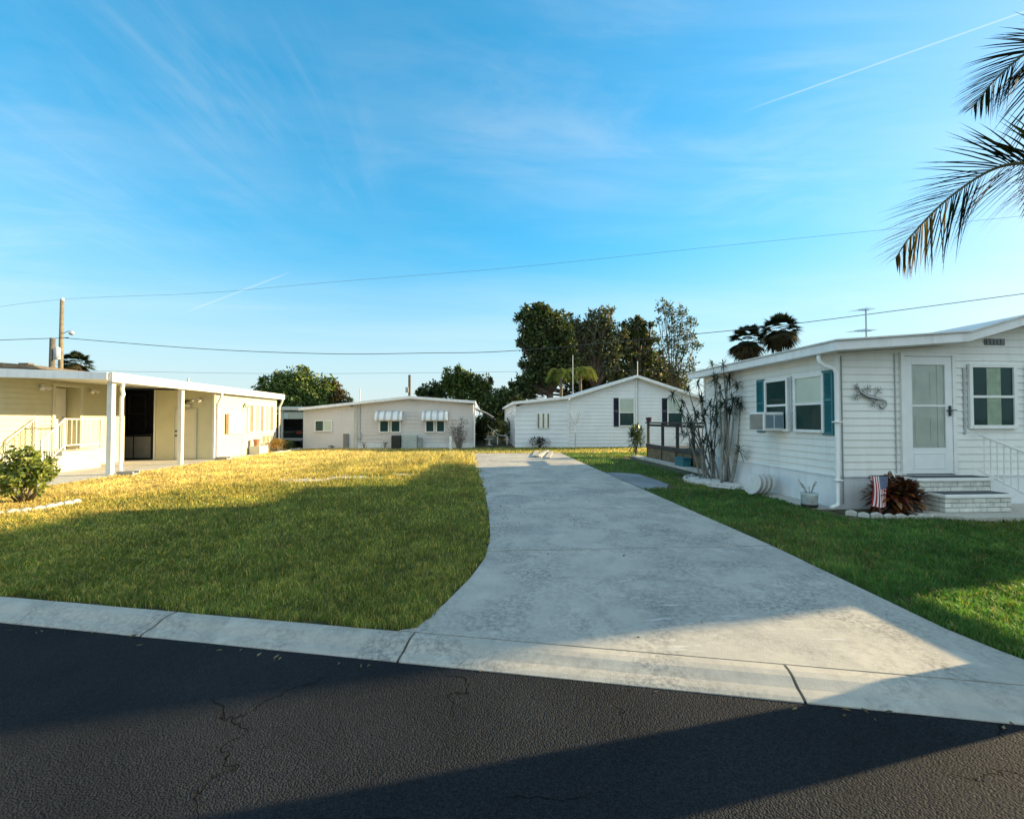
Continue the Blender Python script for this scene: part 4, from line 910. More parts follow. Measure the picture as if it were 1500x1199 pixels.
pq = thing('wall_plaque', 'small dark eagle ornament over a pale name board above the plain cream door', 'wall plaque', (-11.5, 18.85, 2.1))
b = MB(); b.box(-11.72, -11.28, 18.82, 18.86, 2.03, 2.16); b.build('board', mat('plaque_cream', (.62, .58, .45), .6, .25, 20), pq, bevel=.01)
b = MB(); b.prism([(x, 18.83, z) for x, z in ((-11.74, 2.31), (-11.6, 2.33), (-11.53, 2.30), (-11.5, 2.34), (-11.47, 2.30), (-11.4, 2.33), (-11.26, 2.31), (-11.4, 2.27), (-11.47, 2.25), (-11.46, 2.2), (-11.54, 2.2), (-11.53, 2.25), (-11.6, 2.27))], (0, .03, 0)); b.build('eagle', M_black, pq)
# long wall windows
window(lh, (-10.41, 20.35, 1.03), (0, 1, 0), (1, 0, 0), .95, .74, slider=True, upper='blind', lower='blind', fmat=M_wcream)
b = MB(); b.box(-10.40, -10.36, 19.62, 19.86, .98, 1.80); b.build('shutter', mat('brown_shutter', (.20, .11, .065), .7, .3, 12), lh)
LVD = mat('louvre_dark', (.20, .18, .13), .6); wf = MB(); wf.box(-10.405, -10.37, 21.5, 24.28, .96, 1.02); wf.box(-10.405, -10.37, 21.5, 24.28, 2.22, 2.28)  # darker brown for alternate panes and the floor vents
wf = wf.build('window', M_wcream, lh); 
for i in range(6):
    y = 21.5 + i * .5; b = MB(); b.box(-10.405, -10.365, y - .09, y + .09, 1.02, 2.22); b.build('mullion', M_wcream, wf)
    if i < 5: b = MB(); b.box(-10.405, -10.39, y + .09, y + .41, 1.03, 2.21); b.build('pane', LVD if i % 2 == 0 else mat('louvre_pale', (.36, .34, .27), .6), wf)
for i in range(3): b = MB(); b.box(-10.405, -10.39, 22.9 + i * .42, 23.15 + i * .42, .52, .78); b.build('floor_vent', LVD, lh)
floodlamp(lh, (-10.39, 21.2, 2.26), (1, 0, 0))
b = MB(); b.tube([(-10.38, 21.1, 2.2), (-10.38, 20.95, 1.9), (-10.38, 20.97, .3), (-10.36, 20.9, .05)], .012, 5); b.build('cable', M_gtrim, lh)
# roof, beams, posts, gutters
LP = [(-21, 3.12), (-13.4, 2.975), (-10.18, 2.86)]
b = MB(); roof_slab(b, LP, 13.52, 24.75, .06); b.build('roof', M_roofw, lh)
b = MB(); b.box(-10.26, -10.16, 13.5, 24.78, 2.60, 2.87); b.build('gutter', M_wcream, lh, bevel=.012)
b = MB(); b.prism([(-21, 13.45, 3.08), (-10.27, 13.45, 2.86), (-10.27, 13.45, 2.66), (-21, 13.45, 2.86)], (0, .06, 0)); b.build('fascia', M_fascia, lh, bevel=.005)
b = MB(); b.prism([(-21, 13.62, 2.96), (-10.3, 13.62, 2.76), (-10.3, 13.62, 2.735), (-21, 13.62, 2.935)], (0, 5.2, 0)); b.build('soffit', M_wcream, lh)
b = MB(); b.prism([(-21, 13.9, 3.16), (-14.6, 13.9, 3.04), (-12.4, 13.9, 3.0), (-12.6, 13.9, 3.10), (-15, 13.9, 3.26), (-21, 13.9, 3.5)], (0, 9, 0)); b.build('shingle_roof', M_shingle, lh)
for y in (13.72, 16.75): b = MB(); b.box(-10.42, -10.28, y - .07, y + .07, .02, 2.62); b.build('post', M_wcream, lh, bevel=.008)
def spout(xe, xw, y, z0): b = MB(); b.tube([(xe, y, 2.62), (xe, y, 2.5), (xe - .02, y, 2.44), (xw + .04, y, 2.28), (xw, y, 2.18), (xw, y, z0 + .12), (xw + .05, y - .03, z0 + .06), (xw + .22, y - .1, z0 + .04)], .05, 8); b.build('downspout', M_wcream, lh, smooth=True)
spout(-10.20, -10.22, 13.92, .03); spout(-10.20, -10.34, 18.98, .012); spout(-10.20, -10.34, 24.55, .012)
SB = 'splash blocks under the porch downspouts'
sb0 = None
for (x, y), lab in zip(((-9.85, 13.7), (-10.0, 18.75)), ('grey splash block at the foot of the near porch downspout', 'grey splash block at the foot of the downspout by the end room')):
    if sb0 is None:
        b = MB(); b.box(-.22, .22, -.14, .14, 0, .06); b.box(-.22, .22, -.14, -.10, .06, .12); b.box(-.22, .22, .10, .14, .06, .12); sb0 = b.build('splash_block', M_conc, None, bevel=.006); tag(sb0, lab, 'splash block', SB); sb0.location = (x, y, .005)
    else: dup(sb0, (x, y, .005), lab, SB)
b = MB(); vp = at(276, 552, 22); b.tube([(vp.x, 22, 2.9), (vp.x, 22, 3.45)], .045, 8); b.build('vent_pipe', M_gtrim, lh)
b = MB(); vp = at(40, 531, 16); b.box(vp.x - .18, vp.x + .12, 15.9, 16.1, 3.1, vp.z - .02); b.build('roof_vent', mat('vent_brown', (.12, .09, .07), .7), lh)
# things along the long wall
pl = thing('planter_box', 'pale block planter with a brown pot beside the sunny wall of the cream home', 'planter', (-10.15, 22.0, 0))
b = MB(); b.box(-10.34, -9.9, 21.5, 22.35, .01, .38); b.build('box', M_found, pl, bevel=.01); b = MB(); b.lathe([(.1, .0), (.14, .26), (.15, .3), (.12, .3)], (-10.12, 21.7, .382), 14); b.build('pot', mat('terracotta', (.35, .16, .08), .8), pl)
random.seed(5)
leafy('flower_bed_shrub', 'low orange flowering shrub along the sunny wall of the cream home', 'shrub', (-9.95, 23.4, 0), (-9.95, 23.4, .32), (.33, 1.15, .32), 900, .13, .035, [(.36, .15, .02), (.28, .17, .03), (.12, .15, .03), (.42, .20, .03), (.2, .18, .04)], lm=M_leaf)
leafy('flower_bed_shrub', 'low green shrub at the far end of the orange flower bed', 'shrub', (-10.0, 24.9, 0), (-10.0, 24.9, .25), (.3, .35, .25), 260, .13, .04, [(.09, .14, .03), (.14, .19, .04)], lm=M_leaf)
edging([(-9.55, 22.3), (-9.45, 23.5), (-9.5, 25.0), (-9.7, 25.4)], 'small white edging block along the orange flower bed', 'edging blocks along the flower bed', .2)
# leafy shrub by the left edge, in a half ring of scalloped blocks
SHC = grd(36, 735)
shb = [pix_blob(*q) for q in ((22, 688, 8.9, 22, 330), (50, 684, 8.9, 20, 330), (36, 668, 8.9, 16, 220), (8, 700, 8.8, 22, 260), (66, 690, 8.9, 15, 200), (28, 704, 8.7, 20, 260), (55, 705, 8.8, 16, 180), (-12, 690, 8.9, 20, 200))]
random.seed(3)
bush('leafy_shrub', 'multi stemmed leafy green shrub inside the scalloped edging at the left edge', 'shrub', (SHC.x, SHC.y, 0), shb, [(.10, .15, .024), (.22, .26, .05), (.32, .34, .09)], .085, 7, asp=.55, lm=M_leafgl, mb=M_bark2)
e0, e1, e2 = grd(92, 741), grd(60, 747), grd(-30, 758)
edging([(e0.x + .02, e0.y + .25), (e0.x, e0.y), (e1.x, e1.y), (e2.x, e2.y), (e2.x - .8, e2.y + .2)], 'scalloped pale edging block round the leafy shrub', 'edging blocks round the leafy shrub', .165)
kind(MB().prism([(e0.x - .1, e0.y + .25, -.05), (e1.x, e1.y + .06, -.05), (e2.x, e2.y + .06, -.05), (e2.x - .8, e2.y + .9, -.05), (e0.x - .5, e0.y + .9, -.05)], (0, 0, .052)).build('shrub_bed', M_soil), 'structure')

# ================================================================== homes at the back
M_gsid = mat('greige_siding', (.60, .575, .555), .55, .06, 1.2, dirt=.10); M_bsid = mat('pale_blue_siding', (.74, .77, .79), .5, .05, 1.2, dirt=.10)
M_navy = mat('navy_shutter', (.012, .019, .04), .55, .1, 6)
ch = thing('mobile_home', 'grey beige mobile home with two striped window awnings at the back of the lot', 'house', (-5, 25.9, 0))
CP = [(-9.75, 2.20), (-7.05, 2.50), (-3.93, 2.86), (-.3, 2.60)]
s_ = MB(); siding(s_, (-6.75, 25.9), (-.45, 25.9), .30, 2.9, (0, -1), .21, .022, lambda t: roof_z(CP, -6.75 + t) - .12); siding(s_, (-.45, 25.9), (-.45, 38), .3, 2.48, (1, 0), .21, .016); s_.build('wall', M_gsid, ch)
s_ = MB(); siding(s_, (-9.62, 25.85), (-6.95, 25.85), 0.02, 2.5, (0, -1), .16, .012, lambda t: roof_z(CP, -9.62 + t) - .10); siding(s_, (-9.62, 32), (-9.62, 25.85), .02, 2.1, (-1, 0), .16, .012); s_.build('annex_wall', mat('annex_siding', (.64, .62, .605), .55, .05, 1.2, dirt=.1), ch)
b = MB(); b.box(-6.75, -.45, 25.89, 25.93, -.05, .295); b.box(-.49, -.45, 25.93, 38, -.05, .295); b.build('skirting', M_skirt, ch)
b = MB()
for i in range(4): b.box(-6.95 + i * .05, -6.95 + i * .05 + .03, 25.82, 25.9, .02, 2.45)
b.box(-6.95, -6.75, 25.86, 25.9, .02, 2.42); b.build('corrugated_trim', M_wcream, ch)
b = MB(); roof_slab(b, CP, 25.5, 38, .15); b.build('roof', M_fascia, ch, bevel=.01)
b = MB(); b.box(-.42, -.34, 25.7, 25.8, .05, 2.5); b.build('downspout', M_white, ch)
b = MB(); b.prism([(-.44, 27, 2.30), (.35, 27, 1.98), (.75, 27, 1.72), (.73, 27, 1.68), (.34, 27, 1.93), (-.44, 27, 2.25)], (0, 5, 0)); b.build('side_awning', M_wcream, ch)
M_aw = mat('awning_white', (.76, .77, .77), .45, .05, 4)
M_aws = mat('awning_grey', (.42, .46, .48), .5, .05, 4)
for xa, xb in ((-5.62, -4.38), (-3.12, -1.95)):
    w = (xb - xa) / 2
    for k in range(2): window(ch, (xa + w * (k + .5), 25.9, .92), UX, (0, -1, 0), w - .2, .56, frame=.07, hung=False, depth=.06)
    b = MB(); K = 8; n = 12
    for j in range(n):
        x0, x1 = xa - .1 + (xb - xa + .2) * j / n, xa - .1 + (xb - xa + .2) * (j + 1) / n; off = .012 * (j % 2)
        for k in range(K):
            a0, a1 = PI / 2 * k / K, PI / 2 * (k + 1) / K
            P = [(x, 25.87 - .55 * math.sin(a) - off, 1.53 + .52 * math.cos(a) + off) for x, a in ((x0, a0), (x1, a0), (x1, a1), (x0, a1))]
            b.quad(*P, 1 if j % 3 == 1 else 0); 
    for x in (xa - .1, xb + .1): b.add([(x, 25.87, 1.53)] + [(x, 25.87 - .55 * math.sin(PI / 2 * k / K), 1.53 + .52 * math.cos(PI / 2 * k / K)) for k in range(K + 1)], [tuple(range(K + 2))])
    b.build('awning', [M_aw, M_aws], ch)
window(ch, (-8.54, 25.85, .97), UX, (0, -1, 0), .82, .52, slider=True, upper='blind', lower='dark', frame=.06)
b = MB(); b.box(-3.9, -3.6, 25.87, 25.895, 2.58, 2.66); b.build('vent', M_gtrim, ch)
b = MB(); b.tube([(-6.62, 25.85, .3), (-6.62, 25.85, 3.25)], .03, 6); b.box(-6.72, -6.56, 25.78, 25.88, .55, .85); b.build('meter_pipe', M_gtrim, ch)
b = MB(); b.box(-7.45, -7.2, 25.70, 25.84, .02, .8); b.build('hatch', mat('hatch_grey', (.2, .19, .18), .7), ch)
a_ = thing('air_conditioner', 'dark air conditioning condenser standing against the back home wall', 'air conditioner', (-4.5, 25.5, 0))
b = MB(); b.box(-4.78, -4.30, 25.1, 25.7, .02, .72); b.build('casing', mat('condenser_dark', (.03, .035, .035), .6), a_, bevel=.02)
b = MB()
for i in range(10): b.box(-4.75, -4.33, 25.08, 25.098, .08 + i * .06, .11 + i * .06)
b.build('grille', M_black, a_)
a_ = thing('air_conditioner', 'pale green grey package air conditioner next to the dark condenser', 'air conditioner', (-3.85, 25.5, 0))
b = MB(); b.box(-4.27, -3.45, 25.2, 25.75, .02, .74); b.build('casing', mat('unit_pale', (.36, .42, .40), .5, .1, 3), a_, bevel=.02); b = MB(); b.tube([(-3.44, 25.45, .6), (-3.25, 25.5, .62), (-3.2, 25.6, .45), (-3.25, 25.7, .1)], .06, 8); b.build('hose', M_gtrim, a_)
mp_ = grd(660, 658); b = MB(); b.box(mp_.x - .06, mp_.x + .06, mp_.y - .06, mp_.y + .06, -.05, .70); o = b.build('marker_post', M_white, None, bevel=.01, origin=(mp_.x, mp_.y, 0)); tag(o, 'short white marker post at the far end of the dry lawn', 'post')
bq = grd(670, 656); random.seed(9)
bush('bare_bush', 'nearly bare grey twiggy bush in front of the grey beige home', 'shrub', (-1.2, 25.3, 0), [((-1.2, 25.3, 1.0), (.55, .45, .75), 420)], [(.12, .11, .11), (.22, .20, .22)], .09, 4, stems=[((-1.2 + random.uniform(-.5, .5), 25.3, random.uniform(.8, 1.6)), (.2, .2, .2), 1) for _ in range(14)], mb=M_bark2)
for x, y, h, lab in ((-8.0, 25.5, .16, 'tiny weed at the foot of the annex wall by the slider window'), (-6.3, 25.5, .35, 'spindly weed beside the meter pipe of the grey beige home'), (-5.2, 25.5, .4, 'dry weed just left of the dark condenser')):
    leafy('weed', lab, 'plant', (x, y, 0), (x, y, h * .55), (.22, .15, h * .55), 60, .14, .03, [(.05, .06, .03), (.09, .08, .05)], lm=M_leaf, stems=5)
# pale home on the right at the back
bh = thing('mobile_home', 'pale blue white mobile home with navy shutters and a gable, behind the driveway', 'house', (7, 26, 0))
BP = [(1.72, 2.56), (4.9, 2.90), (8.77, 4.10), (13.4, 2.62)]
s_ = MB(); siding(s_, (4.93, 26), (13.1, 26), .02, 4.2, (0, -1), .20, .022, lambda t: roof_z(BP, 4.93 + t) - .13); siding(s_, (13.1, 26), (13.1, 38), .02, 2.6, (1, 0), .2, .016); s_.build('wall', M_bsid, bh)
s_ = MB(); siding(s_, (1.92, 25.96), (4.90, 25.96), .02, 3.0, (0, -1), .25, .022, lambda t: roof_z(BP, 1.92 + t) - .13); siding(s_, (1.92, 38), (1.92, 25.96), .02, 2.42, (-1, 0), .25, .014); s_.build('annex_wall', mat('annex_pale_siding', (.72, .76, .79), .5, .04, 1.2), bh)
b = MB(); roof_slab(b, BP, 25.6, 38.2, .16); b.build('roof', M_fascia, bh, bevel=.01)
for x in (4.87, 1.90, 8.80): b = MB(); b.box(x, x + .07, 25.93, 25.985, .02, roof_z(BP, x) - .16); b.build('wall_trim', M_white, bh)
window(bh, (8.27, 26, 1.24), UX, (0, -1, 0), .80, 1.5, upper='blind', lower='dark', frame=.06); shutter(bh, (7.68, 25.984, 1.18), UX, (0, -1, 0), .32, 1.62, M_navy)
window(bh, (11.1, 26, 1.24), UX, (0, -1, 0), .80, 1.5, upper='blind', lower='dark', frame=.06); shutter(bh, (10.5, 25.984, 1.18), UX, (0, -1, 0), .32, 1.62, M_navy)
wd = MB(); wd.box(3.12, 3.86, 25.90, 25.95, 1.07, 1.95); wd = wd.build('window', M_white, bh)
for i in range(5): b = MB(); b.box(3.16 + i * .138, 3.16 + i * .138 + .09, 25.885, 25.90, 1.11, 1.91); b.build('pane', M_blind if i % 2 else LVD, wd)
b = MB(); b.tube([(8.9, 25.92, .1), (8.9, 25.92, 4.9)], .022, 6); b.build('mast_pipe', M_gtrim, bh)
b = MB()
for i in range(4): b.tube([(1.75, 25.7, 2.3 - i * .12), (1.9, 25.6, 2.25 - i * .12)], .02, 5)
b.build('bracket', M_white, bh)
random.seed(21)
leafy('dark_bush', 'low dark rounded bush under the barred window of the pale home', 'shrub', (3.2, 25.4, 0), (3.2, 25.4, .32), (.72, .4, .33), 650, .13, .05, [(.018, .03, .02), (.03, .045, .03), (.05, .06, .04)], lm=M_leaf)
# rotary clothes line
cl_ = thing('rotary_clothes_line', 'white folded rotary clothes line on a pole in front of the pale home', 'clothes line', (5.15, 25.2, 0)); px_ = 5.15
b = MB(); b.tube([(px_, 25.2, 0), (px_, 25.2, .85)], .035, 8); b.build('base_pole', M_gtrim, cl_); b = MB(); b.tube([(px_, 25.2, .852), (px_, 25.2, 2.1)], .03, 8); b.build('pole', M_white, cl_)
tips = []
for k in range(4):
    a = k * PI / 2 + .4; t_ = Vector((px_ + .42 * math.cos(a), 25.2 + .42 * math.sin(a), 2.05)); tips.append(t_); b = MB(); b.bar((px_, 25.2, 1.25), t_, .03, .03); b.build('arm', M_white, cl_)
b = MB()
for r in (.35, .5, .65, .8, .95):
    for k in range(4):
        A, B = Vector((px_, 25.2, 1.25)).lerp(tips[k], r), Vector((px_, 25.2, 1.25)).lerp(tips[(k + 1) % 4], r); b.tube([A, A.lerp(B, .5) - Vector((0, 0, .06 + .1 * r)), B], .010, 4)
b.build('line_cord', M_white, cl_)
# planks on the end of the driveway
M_plank = mat('grey_plank', (.36, .34, .31), .8, .3, 6, dirt=.3)
PG = 'boards piled on the end of the driveway'
for i, (x, y, z, a, ln, lab) in enumerate(((2.45, 20.9, .016, 1.42, 3.2, 'weathered board at the left edge of the pile on the driveway'), (2.72, 20.6, .016, 1.36, 3.6, 'weathered board in the middle of the pile on the driveway'), (3.02, 20.4, .016, 1.38, 3.9, 'longest weathered board of the pile, lying at its right side'), (2.70, 20.5, .062, 1.30, 3.3, 'pale board laid on top of the pile on the driveway'))):
    b = MB(); b.box(-ln / 2, ln / 2, -.10, .10, 0, .042); o = b.build('plank', M_plank, None, bevel=.004); o.location = (x, y, z); o.rotation_euler.z = a; tag(o, lab, 'board', PG)
# ================================================================== carport and vehicles between the homes
cp_ = thing('carport', 'flat white carport roof on slim posts between the cream home and the grey beige home', 'carport', (-12, 29, 0))
b = MB(); b.box(-15.5, -9.9, 26.3, 33, 2.10, 2.22); b.build('roof', M_wcream, cp_)
for x in (-10.98, -13.9): b = MB(); b.box(x - .05, x + .05, 26.4, 26.5, 0, 2.10); b.build('post', M_wcream, cp_)
fh = thing('mobile_home', 'distant cream home wall closing the view behind the carport', 'house', (-14, 40, 0))
s_ = MB(); siding(s_, (-24, 38), (-11.5, 38), 0, 2.5, (0, -1), .2, .015); s_.build('wall', M_cream, fh); b = MB(); b.box(-24.4, -11.1, 37.6, 45.6, 2.5, 2.6); b.build('roof', M_roofw, fh)
b = MB(); b.box(-24, -11.5, 38.02, 45, 0, 2.5); b.build('core', M_cream, fh); window(fh, (-16, 38, 1.0), UX, (0, -1, 0), 1.2, 1.0, slider=True)
M_silver = mat('silver_paint', (.42, .50, .56), .25, .03, 2, metal=.3, spec=.6); M_tyre = mat('tyre', (.015, .015, .016), .8); M_dg = mat('dark_green_paint', (.006, .012, .014), .25, .05, 2, spec=.6)
M_cglass = mat('car_glass', (.012, .016, .02), .08, 0, spec=.8)
def vehicle(name, label, cat, x, y, w, ln, h, hood, paint, facing, group=None):
    """profile swept across its width, narrower above the belt line; facing -1 shows its front to the camera"""
    t = thing(name, label, cat, (x, y, 0), group); belt = hood; f = facing
    prof = [(-.5, .32), (-.5, belt * .82), (-.44, belt * .95), (-.20, belt), (.46, belt), (.5, belt * .8), (.5, .32)]
    b = MB(); P = [(x - w / 2, y - f * a * ln * -1, z) for a, z in prof]; b.prism(P, (w, 0, 0)); b.build('body', paint, t, bevel=.06)
    cab = [(-.26, belt), (-.10, h - .03), (.30, h), (.44, belt)]; wc = w - .22; b = MB()
    lo = [(x - w / 2 + .04, y + f * cab[0][0] * ln, belt - .01), (x + w / 2 - .04, y + f * cab[0][0] * ln, belt - .01), (x + w / 2 - .04, y + f * cab[3][0] * ln, belt - .01), (x - w / 2 + .04, y + f * cab[3][0] * ln, belt - .01)]
    hi = [(x - wc / 2, y + f * cab[1][0] * ln, h - .05), (x + wc / 2, y + f * cab[1][0] * ln, h - .05), (x + wc / 2, y + f * cab[2][0] * ln, h - .05), (x - wc / 2, y + f * cab[2][0] * ln, h - .05)]
    b.add(lo + hi, [(0, 1, 5, 4), (1, 2, 6, 5), (2, 3, 7, 6), (3, 0, 4, 7)]); b.build('windows', M_cglass, t)
    b = MB(); z = Vector((0, 0, .045)); c = sum((Vector(q) for q in hi), Vector()) / 4; hx = (Vector(hi[1]) - Vector(hi[0])) / 2; hy = (Vector(hi[3]) - Vector(hi[0])) / 2; b.obox(c + z * .5, hx * 1.02, hy * 1.04, z * .6)
    for i in range(4): b.bar(lo[i], hi[i], .07, .07)
    b.build('cab_roof', paint, t, bevel=.02)
    for sx_ in (-1, 1):
        for a in (-.32, .30):
            b = MB(); cx = x + sx_ * (w / 2 - .10); cy = y + f * a * ln
            K = 20; ring = [(0, cy + .33 * math.cos(2 * PI * k / K), .33 + .33 * math.sin(2 * PI * k / K)) for k in range(K)]; b.prism([(cx - .1, q[1], q[2]) for q in ring], (.2, 0, 0)); wh = b.build('wheel', M_tyre, t)
            b = MB(); b.prism([(cx + sx_ * .102 - .006, cy + .2 * math.cos(2 * PI * k / 14), .33 + .2 * math.sin(2 * PI * k / 14)) for k in range(14)], (.012, 0, 0)); b.build('rim', M_alu, wh)
    ye = y - ln / 2 - .03
    lm_ = mat('lamp_lens', (.6, .62, .62), .15) if f > 0 else mat('tail_lens', (.35, .05, .03), .2)
    for sx_ in (-1, 1): b = MB(); b.box(x + sx_ * w * .38 - .13, x + sx_ * w * .38 + .13, ye, ye + .05, belt * .68, belt * .82); b.build('headlight' if f > 0 else 'tail_light', lm_, t, bevel=.015)
    b = MB(); b.box(x - w / 2 - .01, x + w / 2 + .01, ye - .04, ye + .1, .36, .52); b.build('bumper', M_alu if f < 0 else paint, t, bevel=.02)
    for sx_ in (-1, 1): b = MB(); b.obox((x + sx_ * (w / 2 + .09), y + f * -.2 * ln, belt + .10), (.08, 0, 0), (0, .04, 0), (0, 0, .06)); b.build('mirror', paint, t, bevel=.01)
    return t
vehicle('parked_car', 'silver blue car with a dark windscreen parked under the carport', 'car', -13.0, 30.0, 1.75, 4.3, 1.48, .92, M_silver, 1)
vehicle('parked_truck', 'very dark vehicle parked under the carport beside the silver blue car', 'truck', -11.05, 29.6, 1.75, 4.6, 1.62, 1.12, M_dg, -1)
# ================================================================== poles and wires
M_pole = mat('pole_wood', (.17, .145, .10), .85, .25, 5, bump=.3, bs=20); M_poled = mat('pole_dark', (.10, .09, .075), .85, .25, 5)
UP = at(91, 440, 40); ut = thing('utility_pole', 'tall brown wooden utility pole with a street lamp arm behind the cream home', 'utility pole', (UP.x, 40, 0))
b = MB(); b.tube([(UP.x, 40, 0), (UP.x, 40, UP.z)], [.19, .13], 12); b.build('pole', M_pole, ut, smooth=True); b = MB(); b.tube([(UP.x, 40, UP.z), (UP.x, 40, UP.z + .18)], [.14, .12], 10); b.build('cap', M_alu, ut)
q = at(108, 487, 40); b = MB(); b.tube([(UP.x + .1, 40, q.z - .1), (UP.x + .6, 39.9, q.z + .1), (q.x, 39.8, q.z + .05)], .03, 6); b.build('lamp_arm', M_alu, ut); b = MB(); b.lathe([(.05, .16), (.12, .08), (.2, -.06), (.17, -.18), (.06, -.24)], (q.x, 39.8, q.z), 12); b.build('lamp_head', M_alu, ut, smooth=True)
p2 = at(77, 495, 38); u2 = thing('utility_pole', 'shorter dark pole with a pale transformer can just left of the tall pole', 'utility pole', (p2.x, 38, 0))
b = MB(); b.tube([(p2.x, 38, 0), (p2.x, 38, p2.z)], [.22, .17], 10); b.build('pole', M_poled, u2, smooth=True)
tr_ = at(84, 512, 37.8); b = MB(); b.lathe([(.18, -.75), (.2, -.7), (.2, .1), (.16, .16), (.06, .22)], (tr_.x, 37.8, tr_.z), 12); b.build('transformer', mat('can_grey', (.42, .44, .46), .5), u2, smooth=True)
p3 = at(600, 549, 55); u3 = thing('utility_pole', 'thin dark distant pole with a small box above the grey beige home roof', 'utility pole', (p3.x, 55, 0)); b = MB(); b.tube([(p3.x, 55, 0), (p3.x, 55, p3.z)], .15, 8); b.build('pole', M_poled, u3); q3 = at(597, 571, 55); b = MB(); b.box(q3.x - .2, q3.x + .15, 54.7, 54.85, q3.z - .3, q3.z + .3); b.build('box', M_gtrim, u3)
M_wire = mat('wire', (.025, .027, .03), .6, 0)
def wire(label, pix, Y0, Y1, r, m=None):
    A, B = at(*pix[0], Y0), at(*pix[-1], Y1); P = []
    for px, py in pix:
        d = ray(px, py); den = d.x * (B.y - A.y) - d.y * (B.x - A.x); t = (A.x * (B.y - A.y) - A.y * (B.x - A.x)) / den; P.append(Vector((d.x * t, d.y * t, CH + d.z * t)))
    pts = catmull(P, 8); b = MB(); b.tube(pts, r, 5); o = b.build('power_line', m or M_wire, None, origin=A); tag(o, label, 'wire', 'overhead wires'); return o
wire('thick dark lower cable sagging from the tall pole across to the right side roof', [(-60, 500), (91, 495), (107, 496), (300, 511), (480, 518), (620, 517), (760, 513), (1030, 488), (1180, 472), (1500, 430), (1700, 402)], 41, 27, .024)
wire('thin high wire crossing the open sky from the pole top to the palm fronds', [(-90, 462), (85, 439), (300, 429), (500, 412), (760, 391), (1040, 362), (1300, 336), (1500, 316), (1750, 288)], 41, 24, .009, mat('thin_wire', (.10, .12, .14), .6, 0))
wire('faint low wire running level just above the grey beige home roof', [(130, 543), (400, 547), (600, 546), (760, 544), (1010, 541), (1100, 536), (1400, 520)], 46, 40, .013, mat('thin_wire', (.1, .12, .14)))
ms = at(839, 520, 36); b = MB(); b.tube([(ms.x, 36, 0), (ms.x, 36, ms.z)], .022, 6); o = b.build('mast', M_gtrim, None, origin=(ms.x, 36, 0)); tag(o, 'thin pale mast rising behind the low end of the pale home', 'mast')
# ================================================================== trees
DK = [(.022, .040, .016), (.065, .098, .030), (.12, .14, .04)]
GR = [(.036, .070, .017), (.10, .155, .036), (.18, .22, .05)]
GRY = [(.045, .062, .034), (.11, .13, .06), (.16, .17, .08)]
random.seed(31)
def sats(blobs, Y):
    o = []
    for q in blobs:
        for _ in range(2): a = random.uniform(-.3, PI + .3); o.append(pix_blob(q[0] + q[2] * 1.05 * math.cos(a), q[1] - q[2] * 1.05 * math.sin(a), Y + random.uniform(-.5, .5), q[2] * random.uniform(.25, .45), int(q[3] * .16)))
    return o
def T(name, label, base_px, Y, blobs, tr, cols, leaf, per=14, group='trees behind the homes', **kw):
    bx = at(base_px, 640, Y); return tree(name, label, 'tree', (bx.x, Y, 0), [pix_blob(q[0], q[1], Y, q[2] * 1.05, int(q[3] * 1.5)) for q in blobs] + (sats(blobs, Y) if per > 6 else []), tr, cols, leaf * 1.1, per, group, **kw)
T('leafy_tree', 'round leafy tree behind the carport at the left', 432, 46, [(400, 572, 20, 700), (425, 566, 22, 900), (448, 568, 24, 900), (466, 576, 22, 800), (440, 588, 30, 900), (410, 592, 26, 700), (470, 595, 18, 500), (385, 590, 16, 400)], .3, GR, .32)
T('leafy_tree', 'smaller bronze tinged tree to the right of the round leafy tree', 490, 47, [(488, 573, 12, 320), (492, 585, 16, 460), (500, 594, 13, 300), (484, 592, 12, 260)], .18, [(.05, .045, .016), (.12, .10, .035), (.16, .12, .04)], .26)
T('wispy_shrub', 'thin wispy plant at the right edge of the bronze tinged tree', 512, 47, [(508, 580, 6, 22), (515, 588, 6, 26)], .05, GRY, .26, per=3)
T('leafy_tree', 'small dark rounded tree peeking over the grey beige home roof', 631, 50, [(630, 571, 12, 420), (622, 577, 9, 240), (640, 577, 9, 240)], .2, DK, .28)
T('leafy_tree', 'broad leafy tree right of the roof ridge of the grey beige home', 672, 50, [(660, 556, 14, 460), (676, 551, 12, 380), (652, 566, 12, 320), (690, 562, 12, 360), (668, 574, 18, 560), (700, 578, 14, 380), (682, 586, 18, 420)], .32, GR, .30)
T('leafy_tree', 'light crowned tree at the right of the broad leafy tree', 710, 50, [(708, 560, 11, 220), (716, 572, 11, 240), (704, 580, 12, 280), (718, 590, 10, 200)], .2, [(.06, .085, .02), (.12, .15, .04), (.18, .19, .06)], .28)
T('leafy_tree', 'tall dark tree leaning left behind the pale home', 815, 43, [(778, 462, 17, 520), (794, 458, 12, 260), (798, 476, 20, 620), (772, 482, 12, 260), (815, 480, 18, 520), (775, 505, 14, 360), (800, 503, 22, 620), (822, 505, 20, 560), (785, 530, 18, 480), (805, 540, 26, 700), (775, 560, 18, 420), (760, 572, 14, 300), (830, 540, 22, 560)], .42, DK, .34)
T('leafy_tree', 'grey green open crowned tree in the middle of the group behind the pale home', 872, 45, [(884, 460, 13, 260), (870, 472, 15, 300), (836, 492, 16, 280), (856, 486, 16, 280), (908, 500, 17, 320), (845, 478, 13, 200), (830, 470, 9, 110), (892, 482, 16, 360), (862, 500, 22, 520), (885, 512, 24, 640), (850, 530, 22, 500), (895, 540, 24, 560)], .42, GRY, .28, per=9)
